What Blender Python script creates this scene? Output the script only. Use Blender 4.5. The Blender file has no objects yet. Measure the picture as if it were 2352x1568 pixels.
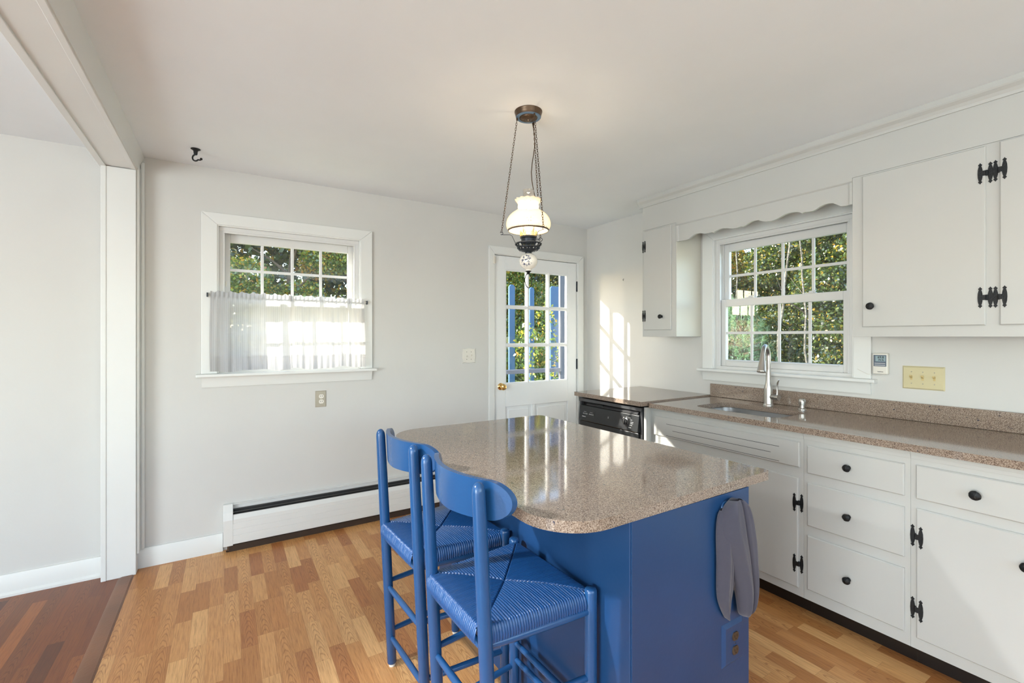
import bpy, bmesh, math, random
import numpy as np
from mathutils import Vector, Matrix, Euler
sc = bpy.context.scene
C = sc.collection
PI = math.pi
R = math.radians
rng = np.random.default_rng(7)
random.seed(7)
# ------------------------------------------------------------------ camera
cam_d = bpy.data.cameras.new('camera')
cam_d.sensor_width = 36.0
cam_d.lens = 1054.0 / 2352.0 * 36.0
cam_d.shift_y = -11.0 / 2352.0
cam_d.clip_start = 0.05
cam_d.clip_end = 300
cam = bpy.data.objects.new('camera', cam_d)
C.objects.link(cam)
cam.location = (0, 0, 1.37)
cam.rotation_euler = (PI / 2, 0, -R(31.95))
sc.camera = cam
# ------------------------------------------------------------------ colour management
sc.view_settings.view_transform = 'Standard'
sc.view_settings.look = 'None'
sc.view_settings.exposure = 0.66
sc.view_settings.gamma = 1.0
sc.view_settings.use_curve_mapping = False
# ------------------------------------------------------------------ sky
W = bpy.data.worlds.new('sky')
sc.world = W
W.use_nodes = True
wn = W.node_tree
bgn = wn.nodes['Background']
sky = wn.nodes.new('ShaderNodeTexSky')
sky.sky_type = 'NISHITA'
sky.sun_disc = False
sky.sun_elevation = R(26)
sky.sun_rotation = R(-53)
sky.air_density = 1.0
sky.dust_density = 1.0
wn.links.new(sky.outputs[0], bgn.inputs[0])
bgn.inputs[1].default_value = 0.72
# ------------------------------------------------------------------ sun
SUN = Vector((1.0, -0.77, -0.61)).normalized()
sd = bpy.data.lights.new('sun', 'SUN')
sd.energy = 9.5
sd.angle = R(0.55)
sd.color = (1.0, 0.95, 0.87)
so = bpy.data.objects.new('sun', sd)
C.objects.link(so)
so.rotation_euler = SUN.to_track_quat('-Z', 'Y').to_euler()
so.location = (-8, 10, 9)


def area(name, loc, target, sx, sy, power, col=(1, 1, 1), portal=False):
    l = bpy.data.lights.new(name, 'AREA')
    l.shape = 'RECTANGLE'
    l.size = sx
    l.size_y = sy
    l.energy = power
    l.color = col
    o = bpy.data.objects.new(name, l)
    C.objects.link(o)
    o.location = loc
    o.rotation_euler = (Vector(target) - Vector(loc)).to_track_quat('-Z', 'Y').to_euler()
    if portal:
        l.cycles.is_portal = True
    return o


D = 3.48      # back wall inner face (y)
WX = 3.05     # right wall inner face (x)
H = 2.44      # ceiling
# fill lamps added at made-up unseen windows, tilted up to brighten the rooms
area('fill_dining_side', (-3.92, -0.35, 1.10), (0, -0.15, 2.3), 2.4, 1.9, 118, (0.84, 0.93, 1.0))
area('fill_rear', (0.95, -2.12, 1.55), (0.95, -0.9, 3.6), 2.6, 1.3, 28, (0.86, 0.93, 1.0))
area('fill_dining_rear', (-2.3, -2.12, 1.55), (-2.3, -0.9, 3.6), 1.8, 1.3, 12, (0.90, 0.95, 1.0))
# unseen ceiling spotlight added in the dining room to light stools and island side
SPOT = Vector((-1.45, 1.80, 2.30))
sl = bpy.data.lights.new('added_dining_spotlight', 'SPOT')
sl.energy = 250
sl.spot_size = R(44)
sl.spot_blend = 1.0
sl.shadow_soft_size = 0.045
sl.color = (0.95, 0.97, 1.0)
slo = bpy.data.objects.new('added_dining_spotlight', sl)
C.objects.link(slo)
slo.location = SPOT
slo.rotation_euler = (Vector((0.88, 1.10, 0.12)) - SPOT).to_track_quat('-Z', 'Y').to_euler()
# portals: guide the sky light through the three openings in view
area('sky_portal_curtained_window', (0.399, D + 0.15, 1.61), (0.399, 0, 1.61), 0.9, 0.95, 1, portal=True)
area('sky_portal_door', (2.45, D + 0.15, 1.45), (2.45, 0, 1.45), 0.75, 1.05, 1, portal=True)
area('sky_portal_sink_window', (WX + 0.15, 1.635, 1.61), (0, 1.635, 1.61), 0.9, 0.95, 1, portal=True)

# ------------------------------------------------------------------ material helpers
MATS = {}


def srgb(r, g, b):
    def f(v):
        v /= 255.0
        return v / 12.92 if v <= 0.04045 else ((v + 0.055) / 1.055) ** 2.4
    return (f(r), f(g), f(b), 1.0)


class NT:
    """small node-tree writer"""

    def __init__(s, name):
        s.m = bpy.data.materials.new(name)
        s.m.use_nodes = True
        s.t = s.m.node_tree
        s.b = s.t.nodes['Principled BSDF']
        s.out = s.t.nodes['Material Output']

    def n(s, typ, **kw):
        x = s.t.nodes.new('ShaderNode' + typ)
        for k, v in kw.items():
            setattr(x, k, v)
        return x

    def l(s, a, b):
        s.t.links.new(a, b)

    def val(s, sock, v):
        if isinstance(v, (int, float, tuple, list)):
            sock.default_value = v
        else:
            s.l(v, sock)

    def math(s, op, a, b=0.0, c=0.0):
        x = s.n('Math', operation=op)
        s.val(x.inputs[0], a)
        s.val(x.inputs[1], b)
        s.val(x.inputs[2], c)
        return x.outputs[0]

    def coord(s, which='Object'):
        return s.n('TexCoord').outputs[which]

    def mapping(s, vec, scale=(1, 1, 1), loc=(0, 0, 0), rot=(0, 0, 0)):
        x = s.n('Mapping')
        s.l(vec, x.inputs[0])
        x.inputs['Scale'].default_value = scale
        x.inputs['Location'].default_value = loc
        x.inputs['Rotation'].default_value = rot
        return x.outputs[0]

    def noise(s, vec, scale, detail=2.0, rough=0.5, out='Fac', dist=0.0):
        x = s.n('TexNoise')
        s.l(vec, x.inputs['Vector'])
        x.inputs['Scale'].default_value = scale
        x.inputs['Detail'].default_value = detail
        x.inputs['Roughness'].default_value = rough
        x.inputs['Distortion'].default_value = dist
        return x.outputs[out]

    def ramp(s, fac, stops, interp='LINEAR'):
        x = s.n('ValToRGB')
        x.color_ramp.interpolation = interp
        e = x.color_ramp.elements
        while len(e) > 1:
            e.remove(e[-1])
        e[0].position = stops[0][0]
        e[0].color = stops[0][1]
        for p, c in stops[1:]:
            k = e.new(p)
            k.color = c
        s.l(fac, x.inputs[0])
        return x.outputs[0]

    def mix(s, fac, a, b, blend='MIX'):
        x = s.n('Mix', data_type='RGBA', blend_type=blend)
        s.val(x.inputs[0], fac)
        s.val(x.inputs[6], a)
        s.val(x.inputs[7], b)
        return x.outputs[2]

    def bump(s, h, strength=0.3, dist=0.002):
        x = s.n('Bump')
        x.inputs['Strength'].default_value = strength
        x.inputs['Distance'].default_value = dist
        s.l(h, x.inputs['Height'])
        s.l(x.outputs[0], s.b.inputs['Normal'])


def simple(name, col, rough=0.5, metal=0.0, bump=0.0, bscale=60.0, var=0.03, spec=0.5, coat=0.0):
    t = NT(name)
    co = t.coord()
    nz = t.noise(co, bscale, 3.0)
    lo = tuple(c * (1 - var) for c in col[:3]) + (1,)
    hi = tuple(min(1, c * (1 + var)) for c in col[:3]) + (1,)
    n2 = t.noise(co, 3.0, 3.0)
    t.l(t.ramp(n2, [(0.35, lo), (0.65, hi)]), t.b.inputs['Base Color'])
    t.b.inputs['Roughness'].default_value = rough
    t.b.inputs['Metallic'].default_value = metal
    t.b.inputs['Specular IOR Level'].default_value = spec
    t.b.inputs['Coat Weight'].default_value = coat
    if bump:
        t.bump(nz, bump, 0.002)
    MATS[name] = t.m
    return t.m


M_wall = simple('wall_paint', srgb(208, 207, 203), 0.7, bump=0.12, bscale=90, var=0.01, spec=0.3)
M_ceil = simple('ceiling_paint', srgb(237, 241, 244), 0.75, bump=0.1, bscale=70, var=0.01, spec=0.3)
M_trim = simple('trim_paint', srgb(224, 225, 222), 0.35, bump=0.06, bscale=40, var=0.01)
M_doorp = simple('door_paint', srgb(232, 234, 234), 0.35, bump=0.05, bscale=40, var=0.01)
M_vinyl = simple('white_vinyl', srgb(216, 216, 214), 0.35, var=0.01)
M_cab = simple('cabinet_paint', srgb(190, 190, 186), 0.38, bump=0.1, bscale=50, var=0.012)
M_inner = simple('cabinet_side_paint', srgb(216, 213, 202), 0.4, var=0.01)
M_black = simple('black_iron', (0.012, 0.013, 0.014, 1), 0.45, metal=0.4, bump=0.8, bscale=260, var=0.2)
M_groove = simple('gap_shade', (0.03, 0.03, 0.03, 1), 0.8)
M_kick = simple('toe_kick_black', (0.012, 0.009, 0.008, 1), 0.3)
M_dark = simple('lamp_dark_metal', (0.03, 0.036, 0.045, 1), 0.35, metal=0.6, bump=0.3, bscale=200, var=0.2)
M_bronze = simple('antique_bronze', (0.10, 0.065, 0.042, 1), 0.35, metal=0.85, var=0.3)
M_brass = simple('polished_brass', (0.83, 0.56, 0.22, 1), 0.12, metal=1.0)
M_steel = simple('brushed_nickel', (0.52, 0.5, 0.47, 1), 0.28, metal=1.0, bump=0.05, bscale=300)
M_sink = simple('stainless_steel', (0.62, 0.62, 0.62, 1), 0.3, metal=1.0)
M_blue = simple('blue_paint', srgb(31, 76, 124), 0.25, bump=0.15, bscale=120, var=0.06, coat=0.1)
M_bluei = simple('island_blue_paint', srgb(29, 65, 108), 0.34, bump=0.12, bscale=60, var=0.05)
M_rush = simple('blue_painted_rush', srgb(26, 72, 124), 0.28, bump=0.3, bscale=300, var=0.15, coat=0.15)
M_bluewood = simple('outdoor_blue_paint', srgb(56, 92, 132), 0.6)
M_greywood = simple('porch_grey_paint', srgb(88, 90, 102), 0.6)
M_plate = simple('steel_plate', srgb(176, 168, 152), 0.35, metal=0.3)
M_white = simple('white_plastic', srgb(226, 222, 212), 0.35)
M_almond = simple('almond_plastic', srgb(206, 196, 156), 0.35)
M_almond2 = simple('almond_switch', srgb(205, 182, 125), 0.3)
M_brown = simple('brown_outlet', srgb(74, 58, 44), 0.4)
M_dw = simple('dishwasher_black', (0.022, 0.023, 0.024, 1), 0.22, bump=0.05, bscale=300)
M_dwl = simple('dishwasher_trim', (0.10, 0.10, 0.105, 1), 0.2, metal=0.5)
M_mark = simple('white_marking', srgb(215, 215, 215), 0.5)
M_ink = simple('dark_print', srgb(40, 40, 44), 0.5)
M_lcd = simple('lcd_grey_green', srgb(150, 172, 178), 0.25)
M_lcdb = simple('lcd_bezel', srgb(92, 104, 118), 0.35)
M_slot = simple('black_slot', (0.006, 0.006, 0.006, 1), 0.6)
M_aluminium = simple('heater_fins', (0.10, 0.10, 0.10, 1), 0.4, metal=0.7)
M_ground = simple('lawn', srgb(140, 146, 98), 0.9, bump=0.6, bscale=30, var=0.3)
M_bark = simple('bark', srgb(92, 78, 62), 0.9, bump=0.8, bscale=30, var=0.4)
M_room = simple('exterior_siding', srgb(180, 180, 178), 0.7)


def towel_mat():
    t = NT('grey_waffle_cloth')
    co = t.coord()
    w = t.n('TexWave')
    w.inputs['Scale'].default_value = 150
    t.l(t.mapping(co, rot=(0, R(45), 0)), w.inputs[0])
    t.b.inputs['Base Color'].default_value = srgb(66, 64, 76)
    t.b.inputs['Roughness'].default_value = 0.95
    t.b.inputs['Sheen Weight'].default_value = 0.3
    t.bump(w.outputs['Fac'], 0.35, 0.001)
    return t.m


M_towel = towel_mat()


def granite():
    t = NT('speckled_quartz')
    co = t.coord()
    n1 = t.noise(co, 330, 2.0, 0.6)
    n2 = t.noise(co, 150, 3.0, 0.65)
    n3 = t.noise(co, 70, 2.0, 0.5)
    base = t.ramp(n1, [(0.34, srgb(90, 74, 64)), (0.45, srgb(132, 114, 100)), (0.56, srgb(157, 140, 125)), (0.66, srgb(178, 163, 149))])
    dk = t.ramp(n2, [(0.33, (1, 1, 1, 1)), (0.40, (0, 0, 0, 1))])
    c1 = t.mix(dk, base, srgb(84, 74, 70))
    dk2 = t.ramp(n3, [(0.27, (1, 1, 1, 1)), (0.30, (0, 0, 0, 1))])
    c2 = t.mix(dk2, c1, srgb(66, 64, 74))
    v = t.n('TexVoronoi')
    v.inputs['Scale'].default_value = 210
    t.l(co, v.inputs['Vector'])
    lt = t.ramp(v.outputs['Distance'], [(0.12, (0.45, 0.45, 0.45, 1)), (0.25, (0, 0, 0, 1))])
    c3 = t.mix(lt, c2, srgb(188, 172, 156))
    t.l(c3, t.b.inputs['Base Color'])
    t.b.inputs['Roughness'].default_value = 0.07
    t.b.inputs['Specular IOR Level'].default_value = 0.65
    return t.m


M_stone = granite()


def wood_floor(name, sw, sl, cols, grain, rough, gap, jitter=0.37, rowlen=1):
    """strips sw wide (x) and sl long (y); every strip its own tone and grain"""
    t = NT(name)
    co = t.coord('Object')
    sp = t.n('SeparateXYZ')
    t.l(co, sp.inputs[0])
    x, y = sp.outputs[0], sp.outputs[1]
    xi = t.math('FLOOR', t.math('DIVIDE', x, sw))
    wn1 = t.n('TexWhiteNoise', noise_dimensions='1D')
    t.l(xi, wn1.inputs['W'])
    off = t.math('MULTIPLY', wn1.outputs['Value'], sl * 3.0)
    yy = t.math('DIVIDE', t.math('ADD', y, off), sl)
    yi = t.math('FLOOR', yy)
    cm = t.n('CombineXYZ')
    t.l(xi, cm.inputs[0])
    t.l(yi, cm.inputs[1])
    wn2 = t.n('TexWhiteNoise', noise_dimensions='2D')
    t.l(cm.outputs[0], wn2.inputs['Vector'])
    rv = wn2.outputs['Value']
    # grain coordinates: shifted per strip, stretched along y, gently arched for cathedral grain
    gx = t.math('MULTIPLY', x, 1.0)
    gy = t.math('MULTIPLY', y, 0.045)
    g = t.n('CombineXYZ')
    t.l(gx, g.inputs[0])
    t.l(t.math('ADD', gy, t.math('MULTIPLY', rv, 37.0)), g.inputs[1])
    t.l(t.math('MULTIPLY', rv, 91.0), g.inputs[2])
    gr = t.noise(g.outputs[0], grain, 6.0, 0.62, dist=0.25)
    # cathedral rings
    g2 = t.n('CombineXYZ')
    fx = t.math('SUBTRACT', t.math('DIVIDE', x, sw), t.math('ADD', xi, 0.5))
    par = t.math('MULTIPLY', t.math('MULTIPLY', fx, fx), 1.4)
    t.l(fx, g2.inputs[0])
    t.l(t.math('ADD', t.math('ADD', t.math('MULTIPLY', y, 1.6), par), t.math('MULTIPLY', rv, 23.0)), g2.inputs[1])
    t.l(t.math('MULTIPLY', rv, 17.0), g2.inputs[2])
    wv = t.n('TexWave', wave_type='BANDS', bands_direction='Y')
    wv.inputs['Scale'].default_value = 4.2
    wv.inputs['Distortion'].default_value = 3.2
    wv.inputs['Detail'].default_value = 3.0
    wv.inputs['Detail Scale'].default_value = 1.6
    t.l(g2.outputs[0], wv.inputs[0])
    base = t.ramp(rv, [(i / (len(cols) - 1), srgb(*c)) for i, c in enumerate(cols)])
    gcol = t.ramp(gr, [(0.3, (0.66, 0.56, 0.46, 1)), (0.5, (0.93, 0.91, 0.88, 1)), (0.7, (1.08, 1.08, 1.08, 1))])
    c1 = t.mix(1.0, base, gcol, 'MULTIPLY')
    wcol = t.ramp(wv.outputs['Fac'], [(0.0, (0.66, 0.56, 0.48, 1)), (0.28, (0.97, 0.96, 0.95, 1)), (1.0, (1, 1, 1, 1))])
    wm = t.math('MULTIPLY', t.math('GREATER_THAN', t.math('FRACT', t.math('MULTIPLY', rv, 7.3)), 0.5), 0.8)
    c2 = t.mix(wm, c1, t.mix(1.0, c1, wcol, 'MULTIPLY'))
    ex = t.math('MINIMUM', t.math('FRACT', t.math('DIVIDE', x, sw)), t.math('SUBTRACT', 1.0, t.math('FRACT', t.math('DIVIDE', x, sw))))
    ey = t.math('MINIMUM', t.math('FRACT', yy), t.math('SUBTRACT', 1.0, t.math('FRACT', yy)))
    line = t.math('MAXIMUM', t.math('LESS_THAN', ex, gap / sw), t.math('LESS_THAN', ey, gap / sl))
    c3 = t.mix(t.math('MULTIPLY', line, 0.45), c2, t.mix(1.0, c2, (0.45, 0.38, 0.32, 1), 'MULTIPLY'))
    t.l(c3, t.b.inputs['Base Color'])
    t.val(t.b.inputs['Roughness'], t.math('ADD', rough, t.math('MULTIPLY', gr, 0.12)))
    t.bump(gr, 0.08, 0.001)
    return t.m


M_lam = wood_floor('oak_laminate', 0.0655, 0.31, [(184, 124, 70), (206, 148, 90), (218, 164, 106), (226, 176, 118), (202, 142, 84), (176, 112, 62)], 230, 0.3, 0.0006)
M_hard = wood_floor('dark_stained_strip_floor', 0.057, 0.85, [(110, 58, 26), (140, 78, 36), (88, 44, 20), (164, 98, 48), (124, 66, 30)], 200, 0.28, 0.0009)
M_thresh = simple('threshold_wood', srgb(124, 80, 50), 0.35, bump=0.3, bscale=80, var=0.2)


def fresnel(t, ior=1.5):
    """Fresnel that is the same seen from either side of a thin pane"""
    g = t.n('NewGeometry')
    fr = t.n('Fresnel')
    t.l(t.math('ADD', ior, t.math('MULTIPLY', g.outputs['Backfacing'], 1.0 / ior - ior)), fr.inputs[0])
    return fr


def glass(name, tint=(1, 1, 1, 1), rough=0.0, refl=1.0):
    t = NT(name)
    tr = t.n('BsdfTransparent')
    tr.inputs[0].default_value = tint
    gl = t.n('BsdfGlossy')
    gl.inputs['Roughness'].default_value = rough
    fr = fresnel(t)
    mx = t.n('MixShader')
    t.val(mx.inputs[0], t.math('MULTIPLY', fr.outputs[0], refl))
    t.l(tr.outputs[0], mx.inputs[1])
    t.l(gl.outputs[0], mx.inputs[2])
    t.l(mx.outputs[0], t.out.inputs[0])
    return t.m


M_glass = glass('window_glass', (0.97, 0.98, 0.97, 1))
M_chim = glass('clear_chimney_glass', (0.93, 0.93, 0.93, 1), 0.0, 1.6)


def sheer():
    t = NT('sheer_white_voile')
    df = t.n('BsdfDiffuse')
    df.inputs[0].default_value = (0.8, 0.8, 0.8, 1)
    tl = t.n('BsdfTranslucent')
    tl.inputs[0].default_value = (0.6, 0.6, 0.6, 1)
    tr = t.n('BsdfTransparent')
    co = t.coord('Object')
    w = t.n('TexWave', wave_type='BANDS', bands_direction='X')
    w.inputs['Scale'].default_value = 28
    w.inputs['Distortion'].default_value = 1.2
    t.l(t.mapping(co, scale=(1, 1, 0.05)), w.inputs[0])
    m1 = t.n('MixShader')
    m1.inputs[0].default_value = 0.6
    t.l(df.outputs[0], m1.inputs[1])
    t.l(tl.outputs[0], m1.inputs[2])
    m2 = t.n('MixShader')
    t.val(m2.inputs[0], t.math('ADD', 0.80, t.math('MULTIPLY', w.outputs['Fac'], 0.14)))
    t.l(tr.outputs[0], m2.inputs[1])
    t.l(m1.outputs[0], m2.inputs[2])
    t.l(m2.outputs[0], t.out.inputs[0])
    return t.m


M_sheer = sheer()


def leaf_mat(name, stops, trans=0.5, seed=0.0):
    t = NT(name)
    g = t.n('NewGeometry')
    rv = g.outputs['Random Per Island']
    col = t.ramp(rv, stops)
    df = t.n('BsdfDiffuse')
    tl = t.n('BsdfTranslucent')
    gl = t.n('BsdfGlossy')
    gl.inputs['Roughness'].default_value = 0.35
    t.l(col, df.inputs[0])
    t.l(t.mix(1.0, col, (1.5, 1.45, 0.7, 1), 'MULTIPLY'), tl.inputs[0])
    m1 = t.n('MixShader')
    m1.inputs[0].default_value = trans
    t.l(df.outputs[0], m1.inputs[1])
    t.l(tl.outputs[0], m1.inputs[2])
    m2 = t.n('MixShader')
    m2.inputs[0].default_value = 0.08
    t.l(m1.outputs[0], m2.inputs[1])
    t.l(gl.outputs[0], m2.inputs[2])
    t.l(m2.outputs[0], t.out.inputs[0])
    return t.m


G = srgb
M_leafa = leaf_mat('sunny_green_leaves', [(0, G(58, 84, 34)), (0.4, G(96, 124, 52)), (0.7, G(140, 158, 70)), (0.85, G(190, 180, 62)), (0.95, G(212, 166, 70)), (1, G(200, 128, 68))], 0.5)
M_leafb = leaf_mat('dark_green_leaves', [(0, G(36, 54, 24)), (0.5, G(62, 84, 36)), (0.85, G(96, 112, 44)), (0.95, G(164, 146, 44)), (1, G(190, 140, 50))], 0.4)
M_leafc = leaf_mat('yellowing_leaves', [(0, G(70, 84, 30)), (0.4, G(116, 122, 42)), (0.7, G(176, 158, 46)), (1, G(204, 140, 58))], 0.5)
M_pine = leaf_mat('blue_green_needles', [(0, G(96, 128, 108)), (0.5, G(134, 166, 140)), (1, G(176, 200, 172))], 0.25)


def birch():
    t = NT('birch_bark')
    co = t.coord()
    n = t.noise(t.mapping(co, scale=(1.5, 1.5, 2.2)), 9, 5, 0.7)
    t.l(t.ramp(n, [(0.38, G(50, 45, 38)), (0.52, G(98, 92, 80)), (0.72, G(156, 150, 136))]), t.b.inputs['Base Color'])
    t.b.inputs['Roughness'].default_value = 0.8
    return t.m


M_birch = birch()


def opal():
    t = NT('painted_opal_glass')
    co = t.coord()
    # blue-grey flower sprays: specks clustered in patches
    v = t.n('TexVoronoi')
    v.inputs['Scale'].default_value = 120
    t.l(co, v.inputs['Vector'])
    sp = t.ramp(v.outputs['Distance'], [(0.16, (1, 1, 1, 1)), (0.26, (0, 0, 0, 1))])
    pz = t.noise(co, 15, 1.0)
    patch = t.ramp(pz, [(0.50, (0, 0, 0, 1)), (0.6, (1, 1, 1, 1))])
    mk = t.math('MULTIPLY', sp, patch)
    col = t.mix(mk, (0.92, 0.86, 0.74, 1), srgb(140, 138, 150))
    df = t.n('BsdfDiffuse')
    tl = t.n('BsdfTranslucent')
    gl = t.n('BsdfGlossy')
    gl.inputs['Roughness'].default_value = 0.08
    t.l(col, df.inputs[0])
    t.l(col, tl.inputs[0])
    m1 = t.n('MixShader')
    m1.inputs[0].default_value = 0.55
    t.l(df.outputs[0], m1.inputs[1])
    t.l(tl.outputs[0], m1.inputs[2])
    fr = fresnel(t)
    m2 = t.n('MixShader')
    t.l(fr.outputs[0], m2.inputs[0])
    t.l(m1.outputs[0], m2.inputs[1])
    t.l(gl.outputs[0], m2.inputs[2])
    t.l(m2.outputs[0], t.out.inputs[0])
    return t.m


M_opal = opal()


def china():
    t = NT('white_china_blue_flowers')
    co = t.coord()
    n = t.noise(co, 75, 3.0, 0.6, dist=0.6)
    sp = t.ramp(n, [(0.5, (0, 0, 0, 1)), (0.56, (1, 1, 1, 1))])
    vm = t.n('VectorMath', operation='DISTANCE')
    t.l(co, vm.inputs[0])
    vm.inputs[1].default_value = (-0.030, -0.026, -0.712)
    near = t.ramp(vm.outputs['Value'], [(0.022, (1, 1, 1, 1)), (0.034, (0, 0, 0, 1))])
    mk = t.math('MULTIPLY', sp, near)
    t.l(t.mix(mk, srgb(232, 226, 214), srgb(62, 72, 104)), t.b.inputs['Base Color'])
    t.b.inputs['Roughness'].default_value = 0.1
    return t.m


M_china = china()
_t = NT('frosted_bulb_glow')
_t.b.inputs['Emission Color'].default_value = (1.0, 0.78, 0.5, 1)
_t.b.inputs['Emission Strength'].default_value = 6
M_bulb = _t.m

# ------------------------------------------------------------------ mesh helpers


class MB:
    def __init__(s):
        s.bm = bmesh.new()

    def _v(s, co):
        return s.bm.verts.new(co)

    def box(s, x0, x1, y0, y1, z0, z1):
        x0, x1 = min(x0, x1), max(x0, x1)
        y0, y1 = min(y0, y1), max(y0, y1)
        z0, z1 = min(z0, z1), max(z0, z1)
        v = [s._v(p) for p in ((x0, y0, z0), (x1, y0, z0), (x1, y1, z0), (x0, y1, z0), (x0, y0, z1), (x1, y0, z1), (x1, y1, z1), (x0, y1, z1))]
        for f in ((0, 3, 2, 1), (4, 5, 6, 7), (0, 1, 5, 4), (1, 2, 6, 5), (2, 3, 7, 6), (3, 0, 4, 7)):
            s.bm.faces.new([v[i] for i in f])
        return s

    def frustum(s, x0, x1, z0, z1, ya, yb, inset):
        """bevelled plate facing -y : back rectangle at ya, inset rectangle at yb"""
        a = [(x0, ya, z0), (x1, ya, z0), (x1, ya, z1), (x0, ya, z1)]
        b = [(x0 + inset, yb, z0 + inset), (x1 - inset, yb, z0 + inset), (x1 - inset, yb, z1 - inset), (x0 + inset, yb, z1 - inset)]
        va = [s._v(p) for p in a]
        vb = [s._v(p) for p in b]
        s.bm.faces.new(va)
        s.bm.faces.new(vb[::-1])
        for i in range(4):
            s.bm.faces.new([va[i], vb[i], vb[(i + 1) % 4], va[(i + 1) % 4]])
        return s

    def prism(s, pts, a0, a1, axis='z'):
        def mk(p, q, a):
            return {'z': (p, q, a), 'y': (p, a, q), 'x': (a, p, q)}[axis]
        lo = [s._v(mk(p, q, a0)) for p, q in pts]
        hi = [s._v(mk(p, q, a1)) for p, q in pts]
        n = len(pts)
        s.bm.faces.new(lo[::-1])
        s.bm.faces.new(hi)
        for i in range(n):
            s.bm.faces.new([lo[i], lo[(i + 1) % n], hi[(i + 1) % n], hi[i]])
        return s

    def lathe(s, prof, seg=32, c=(0, 0, 0), axis='z', cap=True, ruffle=None):
        rings = []
        for i, (r, h) in enumerate(prof):
            ring = []
            for k in range(seg):
                a = 2 * PI * k / seg
                rr = max(r, 1e-5)
                hh = h
                if ruffle:
                    rr, hh = ruffle(i, a, rr, h)
                p = (rr * math.cos(a), rr * math.sin(a), hh)
                if axis == 'x':
                    p = (p[2], p[0], p[1])
                elif axis == 'y':
                    p = (p[0], p[2], p[1])
                ring.append(s._v((p[0] + c[0], p[1] + c[1], p[2] + c[2])))
            rings.append(ring)
        for i in range(len(rings) - 1):
            for k in range(seg):
                s.bm.faces.new([rings[i][k], rings[i][(k + 1) % seg], rings[i + 1][(k + 1) % seg], rings[i + 1][k]])
        if cap:
            s.bm.faces.new(rings[0][::-1])
            s.bm.faces.new(rings[-1])
        return s

    def tube(s, path, r, seg=12, closed=False, cap=True, sy=1.0):
        P = [Vector(p) for p in path]
        n = len(P)
        rs = r if isinstance(r, (list, tuple)) else [r] * n
        rings = []
        up = None
        for i in range(n):
            if closed:
                d = P[(i + 1) % n] - P[i - 1]
            else:
                d = P[min(i + 1, n - 1)] - P[max(i - 1, 0)]
            d.normalize()
            if up is None:
                up = Vector((0, 0, 1)) if abs(d.z) < 0.9 else Vector((0, 1, 0))
            a = d.cross(up)
            if a.length < 1e-6:
                a = d.cross(Vector((1, 0.3, 0)))
            a.normalize()
            b = a.cross(d)
            b.normalize()
            up = b
            rings.append([s._v(P[i] + a * math.cos(2 * PI * k / seg) * rs[i] + b * math.sin(2 * PI * k / seg) * rs[i] * sy) for k in range(seg)])
        m = n if closed else n - 1
        for i in range(m):
            for k in range(seg):
                s.bm.faces.new([rings[i][k], rings[i][(k + 1) % seg], rings[(i + 1) % n][(k + 1) % seg], rings[(i + 1) % n][k]])
        if cap and not closed:
            s.bm.faces.new(rings[0][::-1])
            s.bm.faces.new(rings[-1])
        return s

    def grid(s, P):
        V = [[s._v(p) for p in row] for row in P]
        for i in range(len(V) - 1):
            for j in range(len(V[0]) - 1):
                s.bm.faces.new([V[i][j], V[i][j + 1], V[i + 1][j + 1], V[i + 1][j]])
        return s

    def xf(s, M):
        bmesh.ops.transform(s.bm, matrix=M, verts=s.bm.verts)
        return s


def world_loc(o):
    p = Vector((0, 0, 0))
    while o is not None:
        p += o.location
        o = o.parent
    return p


def link(name, me, mat, parent=None):
    o = bpy.data.objects.new(name, me)
    C.objects.link(o)
    if mat is not None:
        me.materials.append(mat)
    if parent is not None:
        o.parent = parent
    return o


def obj(name, mb, mat, parent=None, bev=0.0, smooth=None, local=False, seg=2, ang=35, solid=0.0):
    """ONE mesh object. Geometry is in world coordinates unless local=True."""
    bm = mb.bm
    bmesh.ops.recalc_face_normals(bm, faces=bm.faces)
    if parent is None:
        xs = [v.co for v in bm.verts]
        c = Vector(((min(p.x for p in xs) + max(p.x for p in xs)) / 2, (min(p.y for p in xs) + max(p.y for p in xs)) / 2, min(p.z for p in xs)))
    else:
        c = Vector((0, 0, 0)) if local else world_loc(parent)
    if c.length > 0:
        bmesh.ops.translate(bm, verts=bm.verts, vec=-c)
    me = bpy.data.meshes.new(name)
    bm.to_mesh(me)
    bm.free()
    o = link(name, me, mat, parent)
    if parent is None:
        o.location = c
    if smooth is None:
        smooth = not bev
    if smooth:
        me.shade_smooth()
        try:
            me.set_sharp_from_angle(angle=R(ang))
        except Exception:
            pass
    if bev:
        m = o.modifiers.new('bevel', 'BEVEL')
        m.width = bev
        m.segments = seg
        m.limit_method = 'ANGLE'
        m.angle_limit = R(50)
        m.harden_normals = False
    if solid:
        m = o.modifiers.new('solid', 'SOLIDIFY')
        m.thickness = solid
        m.offset = 0
    return o


def tag(o, label, cat, group=None, kind=None):
    o['label'] = label
    o['category'] = cat
    if group:
        o['group'] = group
    if kind:
        o['kind'] = kind
    return o


def thing(name, label, cat, loc, group=None):
    o = bpy.data.objects.new(name, None)
    o.empty_display_size = 0.05
    C.objects.link(o)
    o.location = loc
    return tag(o, label, cat, group)


def struct(name, mb, mat, parent=None, bev=0.0, **kw):
    o = obj(name, mb, mat, parent, bev=bev, **kw)
    if parent is None:
        o['kind'] = 'structure'
    return o


def dup(root, loc, label=None):
    r = root.copy()
    C.objects.link(r)
    r.location = loc
    if label:
        r['label'] = label
    for ch in list(root.children):
        c = ch.copy()
        C.objects.link(c)
        c.parent = r
        for g in ch.children:
            d = g.copy()
            C.objects.link(d)
            d.parent = c
    return r


# frames for things mounted on walls: local x = to the right when looking at the wall, -y = out of the wall
def back_m(x, z, y=D):
    return Matrix.Translation((x, y, z))


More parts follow.
